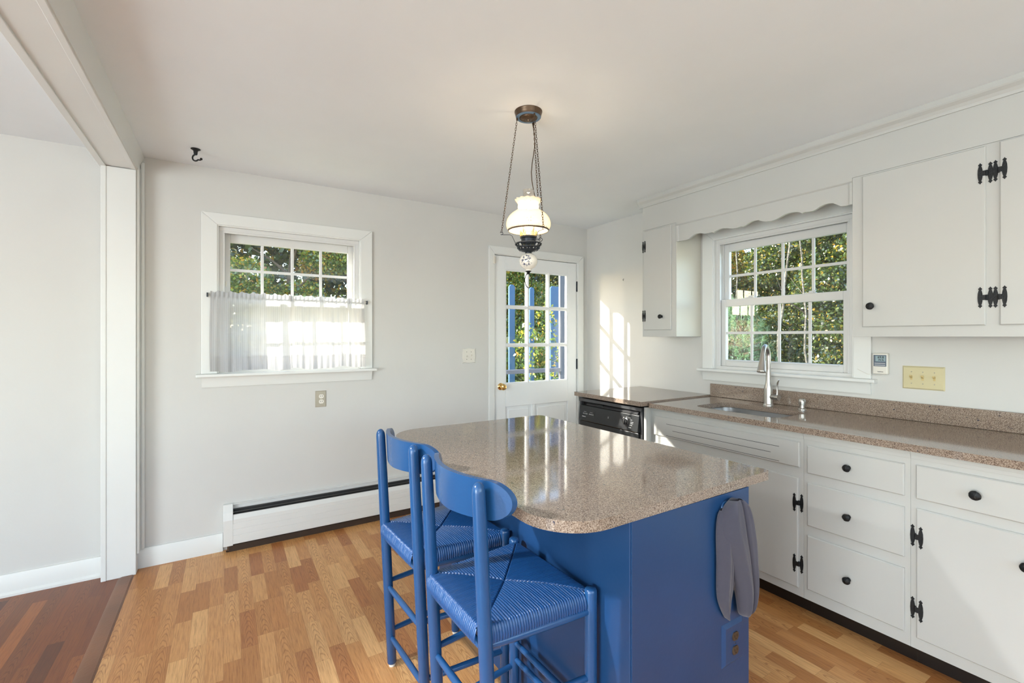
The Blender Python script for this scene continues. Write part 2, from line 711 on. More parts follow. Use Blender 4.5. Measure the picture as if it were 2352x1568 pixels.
def right_m(y, z, x=WX):
    return Matrix.Translation((x, y, z)) @ Matrix.Rotation(-PI / 2, 4, 'Z')


def text_mb(body, size, depth=0.0004, bold=0.0):
    cu = bpy.data.curves.new('txt', 'FONT')
    cu.body = body
    cu.size = size
    cu.align_x = 'CENTER'
    cu.align_y = 'CENTER'
    cu.extrude = depth
    cu.offset = bold
    cu.resolution_u = 3
    o = bpy.data.objects.new('txt', cu)
    me = bpy.data.meshes.new_from_object(o)
    mb = MB()
    mb.bm.from_mesh(me)
    bpy.data.objects.remove(o)
    bpy.data.curves.remove(cu)
    bpy.data.meshes.remove(me)
    # text lies in xy facing +z : stand it up so that it faces -y
    mb.xf(Matrix.Rotation(PI / 2, 4, 'X'))
    return mb


def rounded(pts, rads, n=8):
    out = []
    N = len(pts)
    for i, (p, r) in enumerate(zip(pts, rads)):
        p = Vector(p)
        a = (Vector(pts[i - 1]) - p).normalized()
        b = (Vector(pts[(i + 1) % N]) - p).normalized()
        if r <= 0:
            out.append(tuple(p))
            continue
        half = a.angle(b) / 2
        t = r / math.tan(half)
        c = p + (a + b).normalized() * (r / math.sin(half))
        s0 = p + a * t - c
        s1 = p + b * t - c
        a0 = math.atan2(s0.y, s0.x)
        a1 = math.atan2(s1.y, s1.x)
        d = (a1 - a0 + PI) % (2 * PI) - PI
        for k in range(n + 1):
            th = a0 + d * k / n
            out.append((c.x + r * math.cos(th), c.y + r * math.sin(th)))
    return out


# ================================================================== ROOM SHELL
T = 0.14
XL, YF = -4.0, -2.2     # dining side wall, wall behind the camera


def holed(u0, u1, z0, z1, holes, put):
    """wall slab made of cells around rectangular holes"""
    us = sorted({u0, u1} | {h[0] for h in holes} | {h[1] for h in holes})
    mb = MB()
    for a, b in zip(us, us[1:]):
        zs = sorted({z0, z1} | {q for h in holes if h[0] <= a and h[1] >= b for q in (h[2], h[3])})
        for c, d in zip(zs, zs[1:]):
            if any(h[0] <= a and h[1] >= b and h[2] <= c and h[3] >= d for h in holes):
                continue
            put(mb, a, b, c, d)
    return mb


WIN1 = (-0.046, 0.844, 1.135, 2.085)
DOOR = (1.982, 2.92, 0.0, 2.09)
WIN2 = (1.190, 2.080, 1.135, 2.085)      # along y on the right wall
struct('wall_back', holed(XL - T, WX + T, 0, H, [WIN1, DOOR], lambda m, a, b, c, d: m.box(a, b, D, D + T, c, d)), M_wall)
struct('wall_right', holed(YF - T, D, 0, H, [WIN2], lambda m, a, b, c, d: m.box(WX, WX + T, a, b, c, d)), M_wall)
struct('wall_left', holed(YF - T, D, 0, H, [(-1.60, 0.90, 0.04, 2.10)], lambda m, a, b, c, d: m.box(XL - T, XL, a, b, c, d)), M_wall)
struct('wall_front', holed(XL, WX, 0, H, [(-0.35, 2.25, 0.9, 2.2), (-3.2, -1.4, 0.9, 2.2)], lambda m, a, b, c, d: m.box(a, b, YF - T, YF, c, d)), M_wall)
struct('ceiling', MB().box(XL - T, WX + T, YF - T, D + T, H, H + 0.1), M_ceil)
XT = -0.455
fl = MB().box(XT, WX + T, YF - T, D + T, -0.1, 0.0)
struct('floor', fl, M_lam)
struct('floor_dining', MB().box(XL - T, XT - 0.055, YF - T, D + T, -0.1, 0.0), M_hard)
struct('trim_1', MB().prism([(XT - 0.062, -0.02), (XT + 0.008, -0.02), (XT + 0.008, 0.0), (XT, 0.006), (XT - 0.045, 0.006), (XT - 0.062, 0.0)], YF, 3.385, 'y'), M_thresh)

# cased opening between the rooms: jamb, beam, mouldings
JX0, JX1, JY = -0.589, -0.439, 3.388
m = MB().box(JX0, JX1, JY, D, 0, 2.33)
m.box(JX0 - 0.004, JX0 + 0.02, JY - 0.004, D, 0, 2.33)
struct('trim_2', m, M_trim, bev=0.003)
m = MB().box(JX0, JX1, YF, D, 2.333, H)
m.box(JX0 - 0.012, JX0 + 0.018, YF, D, 2.326, H)
m.box(JX1 - 0.022, JX1 + 0.0015, YF, D, 2.330, H - 0.001)
struct('trim_3', m, M_trim, bev=0.002)
m = MB()
m.prism([(JX1 + 0.0005, 2.336), (JX1 + 0.006, 2.336), (JX1 + 0.010, 2.385), (JX1 + 0.026, 2.425), (JX1 + 0.026, H), (JX1 + 0.0005, H)], YF, D, 'y')
struct('trim_4', m, M_trim)
m = MB().box(JX1, JX1 + 0.012, JY + 0.012, D, 0.115, 2.36)
m.lathe([(0.010, 0.115), (0.010, 2.40)], 12, (JX1 + 0.020, D - 0.010, 0))
struct('trim_5', m, M_trim, bev=0.002)
# baseboards
m = MB().prism([(D, 0), (D - 0.016, 0), (D - 0.016, 0.104), (D - 0.010, 0.114), (D, 0.114)], JX1, -0.016, 'x')
struct('baseboard_back', m, M_trim)
m = MB().prism([(D, 0), (D - 0.028, 0), (D - 0.028, 0.012), (D - 0.016, 0.022), (D - 0.016, 0.104), (D - 0.010, 0.114), (D, 0.114)], XL, JX0 - 0.004, 'x')
struct('baseboard_left', m, M_trim)
m = MB().box(1.835, 1.926, D - 0.016, D, 0, 0.114)
m.box(2.99, WX, D - 0.016, D, 0, 0.114)
struct('baseboard_right', m, M_trim, bev=0.003)


# ------------------------------------------------------------------ windows
def window(idx, base, horn=0.557):
    """double-hung vinyl window in a painted casing; local x along the wall, y into the wall, z world height"""
    root = bpy.data.objects.new('window_%d' % idx, None)
    C.objects.link(root)
    root['kind'] = 'structure'
    loc, rot = base
    root.location = loc
    root.rotation_euler = (0, 0, rot)
    L = dict(parent=root, local=True)
    z0, z1 = 1.135, 2.085
    a = 0.445
    # casing with mitred corners and a thin back band
    m = MB()
    o, w = 0.53, 0.085
    zt = 2.157
    for sx in (-1, 1):
        q = [(sx * o, z0), (sx * a, z0), (sx * a, zt - w + 0.012), (sx * o, zt)]
        m.prism(q, -0.018, 0, 'y')
    m.prism([(-o, zt), (-a, zt - w + 0.012), (a, zt - w + 0.012), (o, zt)], -0.0185, 0, 'y')
    obj('casing', m, M_trim, bev=0.003, **L)
    # sill board and apron
    m = MB().box(-horn, horn, -0.052, 0.03, z0 - 0.019, z0)
    obj('window_sill', m, M_trim, bev=0.004, **L)
    m = MB().prism([(0, 1.050), (-0.012, 1.050), (-0.016, 1.07), (-0.020, 1.10), (-0.030, 1.116), (0, 1.116)], -0.528, 0.528, 'x')
    obj('apron', m, M_trim, **L)
    # painted liner and vinyl frame
    m = MB()
    m.box(-a - 0.01, -a + 0.008, -0.012, T + 0.01, z0 + 0.004, z1 - 0.008)
    m.box(a - 0.008, a + 0.01, -0.012, T + 0.01, z0 + 0.004, z1 - 0.008)
    m.box(-a, a, -0.012, T + 0.01, z1 - 0.008, z1 + 0.01)
    m.box(-a, a, 0.0, T + 0.03, z0 - 0.02, z0 + 0.004)
    obj('liner', m, M_trim, bev=0.002, **L)
    m = MB()
    for sx in (-1, 1):
        m.box(sx * (a - 0.008), sx * (a - 0.030), 0.012, 0.118, z0 + 0.022, z1 - 0.034)
        m.box(sx * (a - 0.030), sx * (a - 0.040), 0.0125, 0.026, z0 + 0.022, z1 - 0.046)
        m.box(sx * (a - 0.030), sx * (a - 0.036), 0.066, 0.072, z0 + 0.022, z1 - 0.034)
    m.box(-a + 0.008, a - 0.008, 0.012, 0.118, z1 - 0.034, z1 - 0.008)
    m.box(-a + 0.03, a - 0.03, 0.012, 0.026, z1 - 0.046, z1 - 0.034)
    m.box(-a + 0.008, a - 0.008, 0.012, 0.128, z0, z0 + 0.022)
    obj('window_frame', m, M_vinyl, bev=0.0015, **L)
    # upper sash (outer track)
    m = MB()
    S0, G0 = a - 0.031, 0.374
    ya, yb = 0.076, 0.106
    m.box(-S0, -G0, ya, yb, 1.59, z1 - 0.036)
    m.box(G0, S0, ya, yb, 1.59, z1 - 0.036)
    m.box(-G0, G0, ya, yb, 1.992, z1 - 0.036)
    m.box(-G0, G0, ya, yb, 1.59, 1.632)
    us = obj('upper_sash', m, M_vinyl, bev=0.003, **L)
    m = MB()
    for u in (-0.187, 0, 0.187):
        m.box(u - 0.009, u + 0.009, 0.088, 0.096, 1.63, 1.994)
    m.box(-G0, G0, 0.0875, 0.0965, 1.803, 1.821)
    obj('muntins', m, M_vinyl, us, bev=0.0015, local=True)
    obj('pane', MB().box(-G0, G0, 0.0905, 0.0915, 1.63, 1.994), M_glass, us, local=True)
    m = MB()
    for sx in (-1, 1):
        m = MB().box(sx * (S0 - 0.012), sx * (S0 - 0.020), ya - 0.003, ya, 1.70, 1.735)
        obj('night_latch', m, M_white, us, bev=0.001, local=True)
    # lower sash (inner track)
    m = MB()
    ya, yb = 0.034, 0.066
    S0 = a - 0.033
    G1 = 0.374
    m.box(-S0, -G1, ya, yb, z0 + 0.022, 1.640)
    m.box(G1, S0, ya, yb, z0 + 0.022, 1.640)
    m.box(-G1, G1, ya, yb, 1.588, 1.640)
    m.box(-G1, G1, ya, yb, z0 + 0.022, 1.204)
    ls = obj('lower_sash', m, M_vinyl, bev=0.003, **L)
    m = MB()
    for u in (-0.187, 0, 0.187):
        m.box(u - 0.009, u + 0.009, 0.045, 0.053, 1.204, 1.588)
    m.box(-G1, G1, 0.0445, 0.0535, 1.388, 1.406)
    obj('muntins', m, M_vinyl, ls, bev=0.0015, local=True)
    obj('pane', MB().box(-G1, G1, 0.0485, 0.0495, 1.204, 1.590), M_glass, ls, local=True)
    obj('lift_rail', MB().box(-G1 + 0.02, G1 - 0.02, 0.020, 0.036, 1.196, 1.203), M_vinyl, ls, bev=0.001, local=True)
    for u in (-0.20, 0.19):
        m = MB().box(u - 0.032, u + 0.032, 0.038, 0.062, 1.640, 1.645)
        m.lathe([(0.012, 1.645), (0.012, 1.651), (0.006, 1.654)], 14, (u, 0.05, 0))
        m.box(u - 0.004, u + 0.034, 0.036, 0.046, 1.649, 1.656)
        obj('sash_lock', m, M_vinyl, ls, bev=0.002, local=True)
    return root


window(1, ((0.399, D, 0.0), 0.0))
window(2, ((WX, 1.635, 0.0), -PI / 2))


def added_plain_window(idx, m_frame, panes):  # unseen windows made up to go with the fill lamps
    root = struct('window_%d' % idx, m_frame, M_trim, bev=0.003)
    obj('pane', panes, M_glass, root)


m = MB()
m.box(XL - 0.09, XL - 0.04, -1.60, -1.53, 0.04, 2.10).box(XL - 0.09, XL - 0.04, 0.83, 0.90, 0.04, 2.10).box(XL - 0.088, XL - 0.042, -0.39, -0.31, 0.04, 2.10)
m.box(XL - 0.092, XL - 0.038, -1.60, 0.90, 0.04, 0.12).box(XL - 0.092, XL - 0.038, -1.60, 0.90, 2.03, 2.10)
added_plain_window(3, m, MB().box(XL - 0.068, XL - 0.064, -1.55, 0.85, 0.10, 2.05))
m = MB()
for a0, a1 in ((-0.35, 2.25), (-3.2, -1.4)):
    mid = (a0 + a1) / 2
    m.box(a0, a0 + 0.06, YF - 0.09, YF - 0.04, 0.9, 2.2).box(a1 - 0.06, a1, YF - 0.09, YF - 0.04, 0.9, 2.2).box(mid - 0.03, mid + 0.03, YF - 0.09, YF - 0.04, 0.9, 2.2)
    m.box(a0, a1, YF - 0.09, YF - 0.04, 0.9, 0.96).box(a0, a1, YF - 0.09, YF - 0.04, 2.14, 2.2)
added_plain_window(4, m, MB().box(-0.32, 2.22, YF - 0.068, YF - 0.064, 0.93, 2.17).box(-3.17, -1.43, YF - 0.068, YF - 0.064, 0.93, 2.17))

# ------------------------------------------------------------------ door 1 (nine lights over two panels)
m = MB()
m.prism([(1.926, 0), (1.982, 0), (1.982, 2.0915), (1.926, 2.160)], D - 0.02, D, 'y').prism([(2.920, 0), (2.990, 0), (2.990, 2.160), (2.920, 2.0915)], D - 0.02, D, 'y').prism([(1.9265, 2.160), (1.9825, 2.092), (2.9195, 2.092), (2.9895, 2.160)], D - 0.0203, D, 'y')
struct('trim_6', m, M_trim, bev=0.004)
m = MB()
m.box(1.978, 1.986, D - 0.004, D + T, 0, 2.092).box(2.916, 2.924, D - 0.004, D + T, 0, 2.092).box(1.98, 2.92, D - 0.004, D + T, 2.088, 2.096)
m.box(1.986, 1.998, D + 0.05, D + 0.075, 0, 2.09).box(2.904, 2.916, D + 0.05, D + 0.075, 0, 2.09).box(1.98, 2.92, D + 0.05, D + 0.075, 2.076, 2.09)
m.box(1.98, 2.92, D, D + T + 0.02, -0.02, 0.006)
struct('trim_7', m, M_trim, bev=0.002)
ya, yb = D + 0.0, D + 0.044
m = MB()
x0, x1 = 1.989, 2.912
gx0, gx1, gz0, gz1 = 2.103, 2.806, 0.950, 1.968
m.box(x0, gx0, ya, yb, 0.012, 2.084).box(gx1, x1, ya, yb, 0.012, 2.084)
m.box(gx0, gx1, ya, yb, gz1, 2.084).box(gx0, gx1, ya, yb, 0.748, gz0).box(gx0, gx1, ya, yb, 0.012, 0.23)
m.box(2.388, 2.422, ya, yb, 0.23, 0.748)
m.box(gx0, gx1, ya + 0.014, yb - 0.012, 0.23, 0.748)
m.box(2.135, 2.356, ya + 0.007, yb, 0.262, 0.716).box(2.454, 2.775, ya + 0.007, yb, 0.262, 0.716)
door = struct('door_1', m, M_doorp, bev=0.003)
m = MB()
for x in (2.346, 2.582):
    m.prism([(x - 0.017, D + 0.014), (x - 0.006, D + 0.002), (x + 0.006, D + 0.002), (x + 0.017, D + 0.014), (x + 0.017, D + 0.034), (x - 0.017, D + 0.034)], gz0, gz1, 'z')
for z in (1.294, 1.636):
    m.prism([(D + 0.0145, z - 0.017), (D + 0.0026, z - 0.006), (D + 0.0026, z + 0.006), (D + 0.0145, z + 0.017), (D + 0.0335, z + 0.017), (D + 0.0335, z - 0.017)], gx0, gx1, 'x')
for xa, xb in ((gx0, gx0 + 0.010), (gx1 - 0.010, gx1)):
    m.box(xa, xb, D + 0.006, D + 0.034, gz0 + 0.010, gz1 - 0.010)
m.box(gx0, gx1, D + 0.006, D + 0.034, gz1 - 0.010, gz1).box(gx0, gx1, D + 0.006, D + 0.034, gz0, gz0 + 0.010)
obj('muntins', m, M_doorp, door, smooth=False)
obj('pane', MB().box(gx0, gx1, D + 0.0215, D + 0.0235, gz0, gz1), M_glass, door)
# glass storm door outside
m = MB().lathe([(0.005, 0.0), (0.029, -0.001), (0.031, -0.006), (0.026, -0.012), (0.014, -0.016), (0.012, -0.03), (0.018, -0.036), (0.027, -0.046), (0.029, -0.056), (0.024, -0.066), (0.012, -0.070), (0.009, -0.066), (0.001, -0.066)], 28, (2.050, D, 0.932), 'y')
obj('door_knob', m, M_brass, door)
for z in (1.860, 1.104, 0.30):
    m = MB().lathe([(0.006, z - 0.05), (0.006, z + 0.05)], 10, (2.916, D - 0.006, 0))
    m.box(2.909, 2.919, D - 0.004, D + 0.001, z - 0.048, z + 0.048)
    obj('hinge', m, M_dark, door, bev=0.001)
obj('latch_plate', MB().box(1.992, 1.999, D - 0.003, D, 0.845, 0.90), M_doorp, door, bev=0.001)
m = MB().box(1.960, 1.978, D - 0.033, D - 0.02, 2.003, 2.072)
o = thing('door_sensor', 'small white two-piece door sensor at the top corner of the door frame', 'sensor', (1.97, D - 0.0335, 2.0))
obj('magnet_half', m, M_white, o, bev=0.003)
obj('switch_half', MB().box(1.984, 1.998, D - 0.018, D - 0.0005, 2.010, 2.066), M_white, o, bev=0.003)
struct('door_2', MB().box(1.995, 2.905, D + 0.1, D + 0.115, 0.03, 0.30).box(1.995, 2.02, D + 0.1, D + 0.115, 0.3, 2.07).box(2.88, 2.905, D + 0.1, D + 0.115, 0.3, 2.07).box(1.995, 2.905, D + 0.1, D + 0.115, 2.03, 2.07), M_greywood, bev=0.002)

# ================================================================== RIGHT WALL: CABINETS
XU = 2.765      # face of the wall cabinets
XC = 2.40       # face of the base cabinets
K = XU / 2.75


def iron_hinge(parent, y, z, s, xf, thick):
    """H hinge with pointed finials; one leaf on the frame, one on the door edge. s=+1: door lies toward -y"""
    m = MB()
    h = 0.033

    def leaf(yc, x):
        pts = []
        prof = [(0.0, 0.046), (0.0026, 0.0415), (0.0056, 0.0385), (0.0066, 0.036), (0.0034, 0.0325), (0.0050, 0.028), (0.0072, 0.017), (0.0080, 0.0)]
        right = prof + [(w, -zz) for w, zz in prof[-2::-1]]
        left = [(-w, zz) for w, zz in right[::-1]]
        poly = right + left[1:-1]
        m.prism([(yc + w, z + zz) for w, zz in poly], x - 0.0028, x, 'x')
    ya = y + s * 0.013
    yb = y - s * 0.016
    leaf(ya, xf)
    leaf(yb, xf - thick)
    m.box(xf - 0.0025, xf, y - 0.002 * s, ya, z - 0.011, z + 0.011)
    m.box(xf - thick - 0.0025, xf - thick, yb, y + 0.001 * s, z - 0.011, z + 0.011)
    m.lathe([(0.004, z - 0.012), (0.004, z + 0.012)], 10, (xf - thick * 0.6, y + 0.003 * s, 0))
    return obj('hinge', m, M_black, parent, bev=0.0006)


def iron_knob(parent, y, z, xf, r=0.0165):
    m = MB().lathe([(0.010, 0), (0.008, -0.003), (0.0055, -0.010), (0.006, -0.014), (r * 0.8, -0.018), (r, -0.0225), (r * 0.9, -0.027), (r * 0.55, -0.0305), (0.001, -0.032)], 22, (xf, y, z), 'x')
    for v in m.bm.verts:
        if v.co.x < xf - 0.016:
            v.co += Vector((random.uniform(-1, 1), random.uniform(-1, 1), random.uniform(-1, 1))) * 0.0006
    return obj('knob', m, M_black, parent)


def panel(name, parent, y0, y1, z0, z1, xf, th=0.011, lip=0.009):
    """overlay front with a small bevelled edge, facing -x"""
    m = MB()
    a = [(xf, y0, z0), (xf, y1, z0), (xf, y1, z1), (xf, y0, z1)]
    b = [(xf - th * 0.6, y0, z0), (xf - th * 0.6, y1, z0), (xf - th * 0.6, y1, z1), (xf - th * 0.6, y0, z1)]
    c = [(xf - th, y0 + lip * 0.5, z0 + lip * 0.5), (xf - th, y1 - lip * 0.5, z0 + lip * 0.5), (xf - th, y1 - lip * 0.5, z1 - lip * 0.5), (xf - th, y0 + lip * 0.5, z1 - lip * 0.5)]
    V = [[m._v(p) for p in q] for q in (a, b, c)]
    m.bm.faces.new(V[0])
    m.bm.faces.new(V[2][::-1])
    for i in range(2):
        for k in range(4):
            m.bm.faces.new([V[i][k], V[i + 1][k], V[i + 1][(k + 1) % 4], V[i][(k + 1) % 4]])
    return obj(name, m, M_cab, parent, smooth=False)


# fascia above the cabinets and crown
m = MB().box(XU, WX, -0.9, 2.49 * K, 2.196, H)
struct('trim_8', m, M_cab)
crown = [(XU, 2.372), (XU - 0.006, 2.372), (XU - 0.008, 2.385), (XU - 0.016, 2.398), (XU - 0.030, 2.410), (XU - 0.034, 2.416), (XU - 0.034, H), (XU, H)]
m = MB().prism(crown, -0.9, 2.49 * K + 0.03, 'y')
m.prism([(2.49 * K + (XU - x), z) for x, z in crown], XU, WX, 'x')
struct('trim_9', m, M_cab, bev=0.001)

ul = thing('wall_cabinet', 'narrow white wall cabinet left of the sink window with one door', 'cabinet', (2.9, 2.345, 1.37))
m = MB().box(XU, WX - 0.001, 2.18 * K, 2.49 * K, 1.37, 2.195)
obj('body', m, M_cab, ul, bev=0.001)
obj('side_panel', MB().box(XU + 0.003, WX - 0.002, 2.18 * K - 0.004, 2.18 * K - 0.0002, 1.372, 2.19), M_inner, ul, bev=0.001)
d = panel('door', ul, 2.215 * K, 2.472 * K, 1.42, 2.186, XU)
iron_hinge(d, 2.472 * K, 2.066, 1, XU, 0.011)
iron_hinge(d, 2.472 * K, 1.530, 1, XU, 0.011)
iron_knob(d, 2.297 * K, 1.520, XU - 0.011)

ur = thing('wall_cabinet', 'wide white wall cabinet with black iron hinges right of the sink window', 'cabinet', (2.9, 0.4, 1.37))
obj('body', MB().box(XU, WX - 0.001, -0.9, 1.082 * K, 1.37, 2.195), M_cab, ur, bev=0.001)
d = panel('door', ur, 0.59 * K, 1.036 * K, 1.419, 2.187, XU)
iron_hinge(d, 0.59 * K, 2.070, -1, XU, 0.011)
iron_hinge(d, 0.59 * K, 1.538, -1, XU, 0.011)
iron_knob(d, 0.995 * K, 1.523, XU - 0.011, 0.018)
d = panel('door', ur, 0.10, 0.549 * K, 1.419, 2.190, XU)
iron_hinge(d, 0.549 * K, 2.072, 1, XU, 0.011)
iron_hinge(d, 0.549 * K, 1.538, 1, XU, 0.011)

# scalloped valance between the cabinets
vp = [(2.18, 2.058), (2.156, 2.058), (2.110, 2.056), (2.085, 2.060), (2.062, 2.074), (2.040, 2.083), (2.017, 2.086), (1.99, 2.082), (1.966, 2.075), (1.93, 2.071), (1.905, 2.0725), (1.893, 2.067),
      (1.88, 2.073), (1.85, 2.082), (1.823, 2.083), (1.79, 2.076), (1.755, 2.067), (1.725, 2.065), (1.701, 2.070), (1.685, 2.065), (1.669, 2.070), (1.65, 2.080), (1.627, 2.087), (1.607, 2.088), (1.587, 2.085), (1.565, 2.074), (1.54, 2.066),
      (1.508, 2.063), (1.48, 2.067), (1.452, 2.077), (1.43, 2.085), (1.407, 2.088), (1.385, 2.087), (1.362, 2.083), (1.345, 2.075), (1.337, 2.069), (1.324, 2.074), (1.30, 2.070), (1.278, 2.070), (1.262, 2.076), (1.245, 2.085), (1.22, 2.092), (1.198, 2.093), (1.18, 2.088), (1.167, 2.080), (1.144, 2.063), (1.12, 2.060), (1.082 * K, 2.059)]
vp = [(max(1.082 * K, min(2.18 * K, y * 1.001)), z) for y, z in vp]
vp[0] = (2.18 * K - 0.0005, 2.058)
vp[-1] = (1.082 * K + 0.0005, 2.059)
v = thing('window_valance', 'white scalloped wooden valance above the sink window', 'valance', (XU, 1.64, 2.05))
poly = vp + [(1.082 * K + 0.0005, 2.195), (2.18 * K - 0.0005, 2.195)]
obj('scalloped_board', MB().prism(poly, XU + 0.008, XU + 0.024, 'x'), M_cab, v, smooth=False)
m = MB()
ye, yw = 2.18 * K - 0.001, 1.082 * K + 0.001
m.prism([(XU, 2.196), (XU, 2.180), (XU + 0.004, 2.175), (XU + 0.008, 2.172), (XU + 0.008, 2.196)], yw, ye, 'y')
m.prism([(XU, ye), (XU + 0.008, ye), (XU + 0.008, ye - 0.022), (XU + 0.003, ye - 0.019), (XU, ye - 0.012)], 2.058, 2.172, 'z')
m.prism([(XU, yw), (XU + 0.008, yw), (XU + 0.008, yw + 0.020), (XU + 0.003, yw + 0.017), (XU, yw + 0.010)], 2.060, 2.172, 'z')
obj('moulding', m, M_cab, v, smooth=False)

# ------------------------------------------------------------------ base cabinets
def base_cab(label, y0, y1, cx0=XC):
    t = thing('base_cabinet', label, 'cabinet', (2.75, (y0 + y1) / 2, 0.0))
    obj('body', MB().box(cx0, WX - 0.002, y0, y1, 0.092, 0.9025 if y0 < 1.0 or y1 < 1.2 else 0.70), M_cab, t, bev=0.0008)
    obj('toe_kick', MB().box(2.475, 2.50, y0, y1, 0.0, 0.092), M_kick, t)
    m = MB().box(cx0 - 0.006, cx0, y0, y1, 0.884, 0.9025).box(cx0 - 0.003, cx0, y0, y1, 0.868, 0.884)
    obj('top_moulding', m, M_cab, t, bev=0.001)
    return t


b1 = base_cab('white sink base cabinet with a grooved panel under the sink', 1.150, 2.098)
# the sink base is open at the top behind its face, so the basin has room
obj('face_frame', MB().box(XC, XC + 0.02, 1.150, 2.098, 0.70, 0.9025), M_cab, b1)
obj('side', MB().box(XC + 0.02, WX - 0.002, 1.150, 1.166, 0.70, 0.9025), M_cab, b1)
obj('side', MB().box(XC + 0.02, WX - 0.002, 2.082, 2.098, 0.70, 0.9025), M_cab, b1)
d = panel('vented_panel', b1, 1.166, 2.070, 0.727, 0.853, XC)
m = MB()
for z, y0, y1 in ((0.812, 1.262, 1.968), (0.775, 1.305, 1.920), (0.738, 1.262, 1.968)):
    m.box(XC - 0.0113, XC - 0.0105, y0, y1, z - 0.0011, z + 0.0011)
obj('grooves', m, M_groove, d)
d = panel('door', b1, 1.172, 1.615, 0.134, 0.676, XC)
iron_hinge(d, 1.172, 0.552, -1, XC, 0.011)
iron_hinge(d, 1.172, 0.252, -1, XC, 0.011)
iron_knob(d, 1.56, 0.60, XC - 0.011)
d = panel('door', b1, 1.640, 2.070, 0.134, 0.676, XC)
iron_hinge(d, 2.070, 0.552, 1, XC, 0.011)
iron_hinge(d, 2.070, 0.252, 1, XC, 0.011)
iron_knob(d, 1.695, 0.60, XC - 0.011)

b2 = base_cab('white base cabinet with three stacked drawers', 0.737, 1.1495)
for z0, z1, zk in ((0.709, 0.843, 0.778), (0.455, 0.663, 0.556), (0.146, 0.408, 0.272)):
    d = panel('drawer', b2, 0.755, 1.131, z0, z1, XC)
    iron_knob(d, 0.956, zk, XC - 0.011)

b3 = base_cab('white base cabinet with one drawer over a door at the right edge of the photo', -0.9, 0.7365)
d = panel('drawer', b3, 0.345, 0.718, 0.709, 0.847, XC)
iron_knob(d, 0.538, 0.778, XC - 0.011, 0.018)
d = panel('door', b3, 0.345, 0.717, 0.141, 0.670, XC)
iron_hinge(d, 0.717, 0.554, 1, XC, 0.011)
iron_hinge(d, 0.717, 0.257, 1, XC, 0.011)
iron_knob(d, 0.408, 0.563, XC - 0.011, 0.018)
d = panel('drawer', b3, -0.10, 0.305, 0.709, 0.847, XC)
iron_knob(d, 0.10, 0.778, XC - 0.011)
d = panel('door', b3, -0.10, 0.305, 0.141, 0.670, XC)
iron_knob(d, 0.24, 0.563, XC - 0.011)

# filler panels around the dishwasher
o = obj('filler_panel', MB().box(2.352, WX - 0.003, 2.0985, 2.118, 0.02, 0.9025), M_cab, None, bev=0.0015)
tag(o, 'narrow white upright board between dishwasher and sink cabinet', 'panel')
o = obj('filler_panel', MB().box(2.335, WX - 0.003, 2.764, 2.780, 0.0, 0.911), M_cab, None, bev=0.0015)
tag(o, 'white end board on the door side of the dishwasher', 'panel')


# ------------------------------------------------------------------ worktops
def slab(name, outer, z0, z1, label, holes=(), bev=0.006):
    m = MB()
    es = []
    for loop in [outer] + list(holes):
        vs = [m._v((x, y, z0)) for x, y in loop]
        es += [m.bm.edges.new((vs[i], vs[(i + 1) % len(vs)])) for i in range(len(vs))]
    g = bmesh.ops.triangle_fill(m.bm, use_beauty=True, use_dissolve=False, edges=es)
    fs = [f for f in m.bm.faces]
    r = bmesh.ops.extrude_face_region(m.bm, geom=fs)
    vv = [e for e in r['geom'] if isinstance(e, bmesh.types.BMVert)]
    bmesh.ops.translate(m.bm, verts=vv, vec=(0, 0, z1 - z0))
    o = obj(name, m, M_stone, None, bev=bev, seg=3)
    tag(o, label, 'countertop')
    return o


XF = 2.362
sink_hole = rounded([(2.50, 1.335), (2.845, 1.335), (2.845, 1.855), (2.50, 1.855)], [0.07] * 4, 8)
ct = slab('worktop', rounded([(XF, -0.9), (WX - 0.001, -0.9), (WX - 0.001, 2.098), (XF, 2.098)], [0, 0, 0, 0.02]), 0.903, 0.933,
          'long speckled brown stone worktop around the sink', [sink_hole])
obj('backsplash', MB().box(WX - 0.021, WX - 0.001, -0.9, 2.0985, 0.9335, 1.026), M_stone, ct, bev=0.003)
slab('worktop', rounded([(2.305, 2.1005), (WX - 0.001, 2.1005), (WX - 0.001, 2.785), (2.305, 2.785)], [0.015, 0, 0, 0.01]), 0.912, 0.942,
     'short speckled stone worktop over the dishwasher')

# ------------------------------------------------------------------ sink, faucet, soap pump
s = thing('kitchen_sink', 'stainless undermount sink set below the long stone worktop', 'sink', (2.67, 1.60, 0.70))
m = MB()
lv = [(0.006, 0.9015), (0.006, 0.895), (0.012, 0.80), (0.02, 0.735), (0.05, 0.715), (0.15, 0.709)]
rows = []
for off, z in lv:
    rows.append([(x, y, z) for x, y in rounded([(2.494 + off, 1.329 + off), (2.851 - off, 1.329 + off), (2.851 - off, 1.861 - off), (2.494 + off, 1.861 - off)], [max(0.02, 0.076 - off * 0.4)] * 4, 8)])
rows = [r + [r[0]] for r in rows]
m.grid(rows)
m.bm.faces.new([v2 for v2 in list(m.bm.verts)[-len(rows[0]):-1]])
bmesh.ops.remove_doubles(m.bm, verts=m.bm.verts, dist=1e-5)
obj('basin', m, M_sink, s)
m = MB().lathe([(0.045, 0.7095), (0.045, 0.713), (0.036, 0.714), (0.032, 0.711), (0.001, 0.711)], 28, (2.68, 1.60, 0))
obj('drain', m, M_steel, s)
tm = text_mb('BLANCO', 0.0125, 0.0003, 0.0002)
tm.xf(right_m(1.535, 0.872, 2.838))
obj('logo', tm, M_ink, s)

